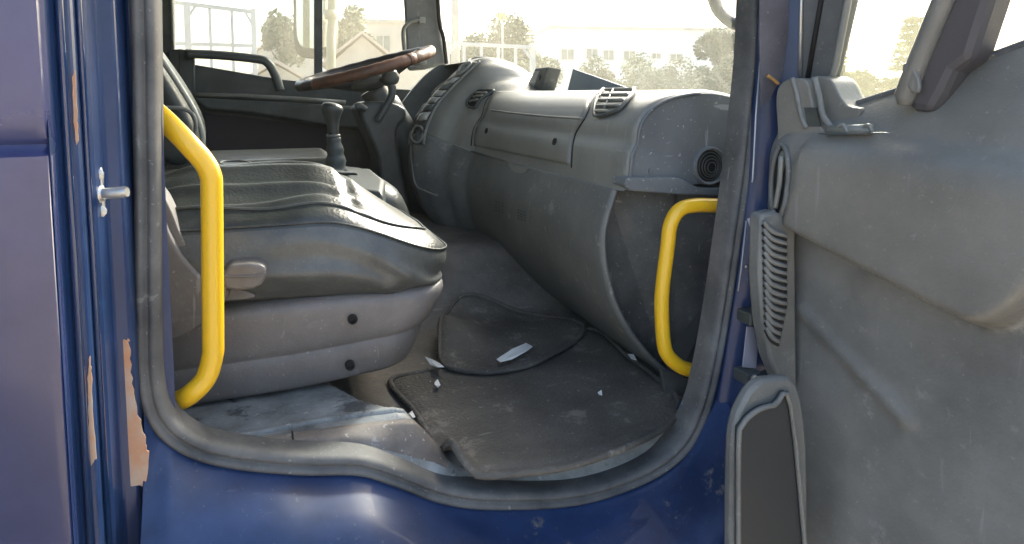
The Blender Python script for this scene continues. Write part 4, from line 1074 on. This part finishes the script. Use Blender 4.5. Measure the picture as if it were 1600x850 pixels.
for i, (px, D, h, lab) in enumerate([(940, 30, 92, 'low hedge bush furthest left before the white building'), (1000, 28, 84, 'low rounded bush before the middle of the white building'), (1050, 29, 92, 'low broad bush under the rounded green tree'), (1140, 26, 82, 'low dense bush next to the near windscreen pillar'), (1370, 22, 116, 'low bush seen through the middle of the door window'), (1418, 23, 122, 'low bush under the tiered conifer')]):
    tree(px, D, hz(h, D), .1, 1.6 if px < 1300 else 1.0, lab, LEAFB if i % 2 else LEAFA, 30+i, 9000, .15, 'bush', 'bush', 'bushes in front of the white building')
# tiered conifer
g = PD(1424, 34); t = thing('conifer', (g.x, g.y, 0), 'tiered conifer with layered flat branches seen through the open door window', 'tree')
m = MB(); m.tube([(g.x, g.y, 0), (g.x, g.y, hz(48, 34))], [.16, .04], 8); m.build('trunk', BARK, t)
v = []; f = []; rnd = random.Random(5)
for k in range(7):
    zc = lerp(hz(110, 34), hz(50, 34), k/6); rr = lerp(1.0, .45, k/6)
    for _ in range(420):
        a = rnd.uniform(0, 6.28); q = rr*math.sqrt(rnd.random()); p = Vector((g.x+q*math.cos(a), g.y+q*math.sin(a), zc+rnd.gauss(0, .08)-q*.1)); s = .2
        d = Vector((rnd.gauss(0, 1), rnd.gauss(0, 1), rnd.gauss(0, .4))).normalized(); b = d.orthogonal().normalized(); n0 = len(v)
        v += [p-d*s*.5, p+b*s*.25, p+d*s*.5, p-b*s*.25]; f.append((n0, n0+1, n0+2, n0+3))
obj('crown', v, f, LEAFC, t, smooth=False)

# long white building
def facade(name, label, pxa, pxb, D, ztop, wins, wallm, frm, depth=12, cat='building', skew=0):
    a, b = PD(pxa, D), PD(pxb, D+skew); d = (b-a).normalized(); nn = Vector((-d.y, d.x, 0))
    if nn.dot(a) < 0: nn = -nn
    t = thing(name, ((a+b)/2), label, cat)
    m = MB(); m.prism([a, b, b+nn*depth, a+nn*depth], (0, 0, ztop)); m.build('wall', wallm, t, smooth=False)
    m = MB(); m.prism([a-nn*.15-d*.15+Vector((0, 0, ztop)), b-nn*.15+d*.15+Vector((0, 0, ztop)), b+nn*depth+Vector((0, 0, ztop)), a+nn*depth+Vector((0, 0, ztop))], (0, 0, .25)); m.build('roof_edge', CONC, t, smooth=False)
    L = (b-a).length
    for px, py, w_m, h_m in wins:
        rr = ray(px, 149.6); rr.z = 0
        # intersect the ray with the facade line
        den = rr.x*d.y-rr.y*d.x; tt = (a.x*d.y-a.y*d.x)/den; p = rr*tt
        dist = p.dot(Vector((FW.x, FW.y, 0)).normalized()); z = CZ+(149.6-py)*dist/F
        c = Vector((p.x, p.y, z))-nn*.03
        wq = [c-d*w_m/2-Vector((0, 0, h_m/2)), c+d*w_m/2-Vector((0, 0, h_m/2)), c+d*w_m/2+Vector((0, 0, h_m/2)), c-d*w_m/2+Vector((0, 0, h_m/2))]
        fr = MB()
        fr.tube([wq[0], wq[1]], .06, 4); fr.tube([wq[1], wq[2]], .06, 4); fr.tube([wq[2], wq[3]], .06, 4); fr.tube([wq[3], wq[0]], .06, 4); fr.tube([(wq[0]+wq[1])/2, (wq[2]+wq[3])/2], .05, 4)
        wo = fr.build('window', frm, t, smooth=False)
        MB().prism(wq, nn*.02).build('pane', WINDK, wo, smooth=False)
    return t
facade('white_building', 'long white two-storey building with small square windows beyond the windscreen', 858, 1215, 60, hz(46, 60), [(886, 86, 1.2, 1.0), (924, 85, 1.1, .9), (950, 87, 1.0, .9), (982, 88, 1.1, .9), (1024, 88, .9, .5), (1055, 91, 1.2, .7)], WALLW, WHITEM, skew=8)
facade('low_wall_building', 'plain beige building seen through the driver door window beside the pillar', 575, 690, 48, hz(40, 48), [(600, 70, 1.0, 1.2)], WALLP, CONC)
facade('low_white_shed', 'pale low shed far behind the gabled house, seen between the far mirror and the pillar', 500, 640, 70, hz(30, 70)*.8, [], WALLW, CONC)
# gabled shed
def gable(px0, px1, D, eave, apex, label, wallm):
    a, b = PD(px0, D), PD(px1, D); d = (b-a).normalized(); nn = Vector((-d.y, d.x, 0)); nn = nn if nn.dot(a) > 0 else -nn
    t = thing('gabled_house', (a+b)/2, label, 'house', 'low houses across the yard')
    L = (b-a).length; mid = (a+b)/2
    m = MB(); m.prism([a, b, b+Vector((0, 0, eave)), mid+Vector((0, 0, apex)), a+Vector((0, 0, eave))], nn*9); m.build('wall', wallm, t, smooth=False)
    for s_, e_ in ((a, -1), (b, 1)):
        p0 = s_+Vector((0, 0, eave-.15))+d*e_*.4-nn*.3; p1 = mid+Vector((0, 0, apex+.06))-nn*.3
        m = MB(); m.prism([p0, p1, p1+nn*9.6, p0+nn*9.6], (0, 0, .12)); m.build('roof', ROOFR, t, smooth=False)
    return t
gable(520, 615, 26, hz(100, 26), hz(60, 26), 'pale gabled house behind the steering wheel', WALLP)
gable(405, 500, 44, hz(85, 44), hz(60, 44), 'dark roofed low house left of the mirror', CONC)
gable(395, 470, 24, hz(125, 24), hz(105, 24), 'low grey shed roof nearest behind the driver door pull', CONC)

# parked flatbed truck with a white rack, seen through the driver window / windscreen
def rack_truck(px0, px1, D, ytop, ybase, label, nbar, slope, seed):
    a, b = PD(px0, D), PD(px1, D); d = (b-a).normalized(); nn = Vector((-d.y, d.x, 0)); nn = nn if nn.dot(a) > 0 else -nn
    t = thing('flatbed_truck', (a+b)/2, label, 'truck', 'parked trucks with white headboard racks')
    zt = hz(ytop, D); zb = hz(ybase, D); k = Vector((0, 0, 1)); w1 = .045*D/12
    def bar_(p, q, w=w1):
        e = (q-p).normalized(); m.tube([p, q], w, 4, caps=True)
    m = MB(); top0, top1 = a+k*(zt+slope), b+k*zt
    bar_(top0, top1); bar_(a+k*zb, b+k*zb, w1*.9)
    bar_(a+k*.9, top0, w1); bar_(b+k*.9, top1+k*.06*D/12, w1*1.3)
    for i in range(1, nbar+1):
        u_ = i/(nbar+1); p = lerp(a, b, u_); bar_(p+k*.9, lerp(top0, top1, u_), w1*(1.5 if i == 1 else .75))
    c1 = lerp(a, b, 1/(nbar+1)); h = .35*D/12
    bar_(lerp(top0, top1, 1/(nbar+1))-k*h*.7, lerp(top0, top1, 1/(nbar+1)+.10)-k*.0, w1*.6); bar_(top1-k*h*.7, lerp(top0, top1, .90), w1*.6)
    m.build('rack', WHITEM, t, smooth=False)
    m = MB(); L = (b-a).length; 
    m.prism([a+k*.75, b+k*.75, b+nn*5+k*.75, a+nn*5+k*.75], (0, 0, .18)); m.build('flat_bed', CONC, t, smooth=False)
    m = MB(); c_ = (a+b)/2-nn*1.0; m.box((c_.x, c_.y, .95), (1.3, 1.9, .9), rz=math.atan2(nn.y, nn.x)); m.build('cab', WHITEM, t, bevel=.12, bseg=4)
    for s_ in (a, b):
        for o_ in (-1, 3.8):
            MB().lathe(s_+nn*o_+k*.42-d*.1, d, [(.2, 0), (.42, .02), (.42, .24), (.2, .26)], 20).build('wheel', TRUCKG, t)
    return t
rack_truck(262, 400, 11.5, 30, 78, 'parked truck with white headboard rack seen through the driver door window', 3, .10, 1)
rack_truck(672, 832, 12, 75, 150, 'parked truck with white headboard rack seen through the left of the windscreen', 5, .08, 2)
# utility pole
g = PD(712, 24); p_ = MB().tube([(g.x, g.y, 0), (g.x, g.y, 9)], [.17, .12], 12).build('utility_pole', CONC, None); tag(p_, 'pale concrete utility pole right of the far windscreen pillar', 'pole')
g = PD(785, 24); t = thing('billboard_sign', (g.x, g.y, 0), 'small yellow sign on a post above the big rounded tree', 'sign')
MB().tube([(g.x, g.y, 0), (g.x, g.y, hz(28, 24))], .04, 8).build('post', CONC, t)
MB().box((g.x, g.y, hz(28, 24)), (.24, .05, .26), rz=-YAW).build('panel', mat('yellow_sign', (.6, .5, .15), .6), t, smooth=False)
# overhead wire
a = PD(1290, 30); b = PD(1700, 34)
o = MB().tube([a*.6+Vector((0, 0, hz(20, 30))), Vector((a.x, a.y, hz(27, 30))), Vector((b.x, b.y, hz(48, 34)))], .018, 5).build('overhead_wire', TRUCKG, None)
tag(o, 'thin dark overhead wire crossing the sky in the open door window', 'wire')

# ------------------------------------------------------------------ air
HAZE = True
if HAZE:
    m_ = bpy.data.materials.new('haze'); m_.use_nodes = True; n = m_.node_tree.nodes; n.remove(n['Principled BSDF'])
    vol = n.new('ShaderNodeVolumePrincipled'); vol.inputs['Color'].default_value = (.98, .94, .80, 1); vol.inputs['Density'].default_value = .0017
    vol.inputs['Anisotropy'].default_value = .3
    m_.node_tree.links.new(vol.outputs[0], n['Material Output'].inputs['Volume'])
    o = MB().box((150, 450, 5.5), (1700, 2300, 13)).build('haze', m_, None, smooth=False); o['kind'] = 'stuff'
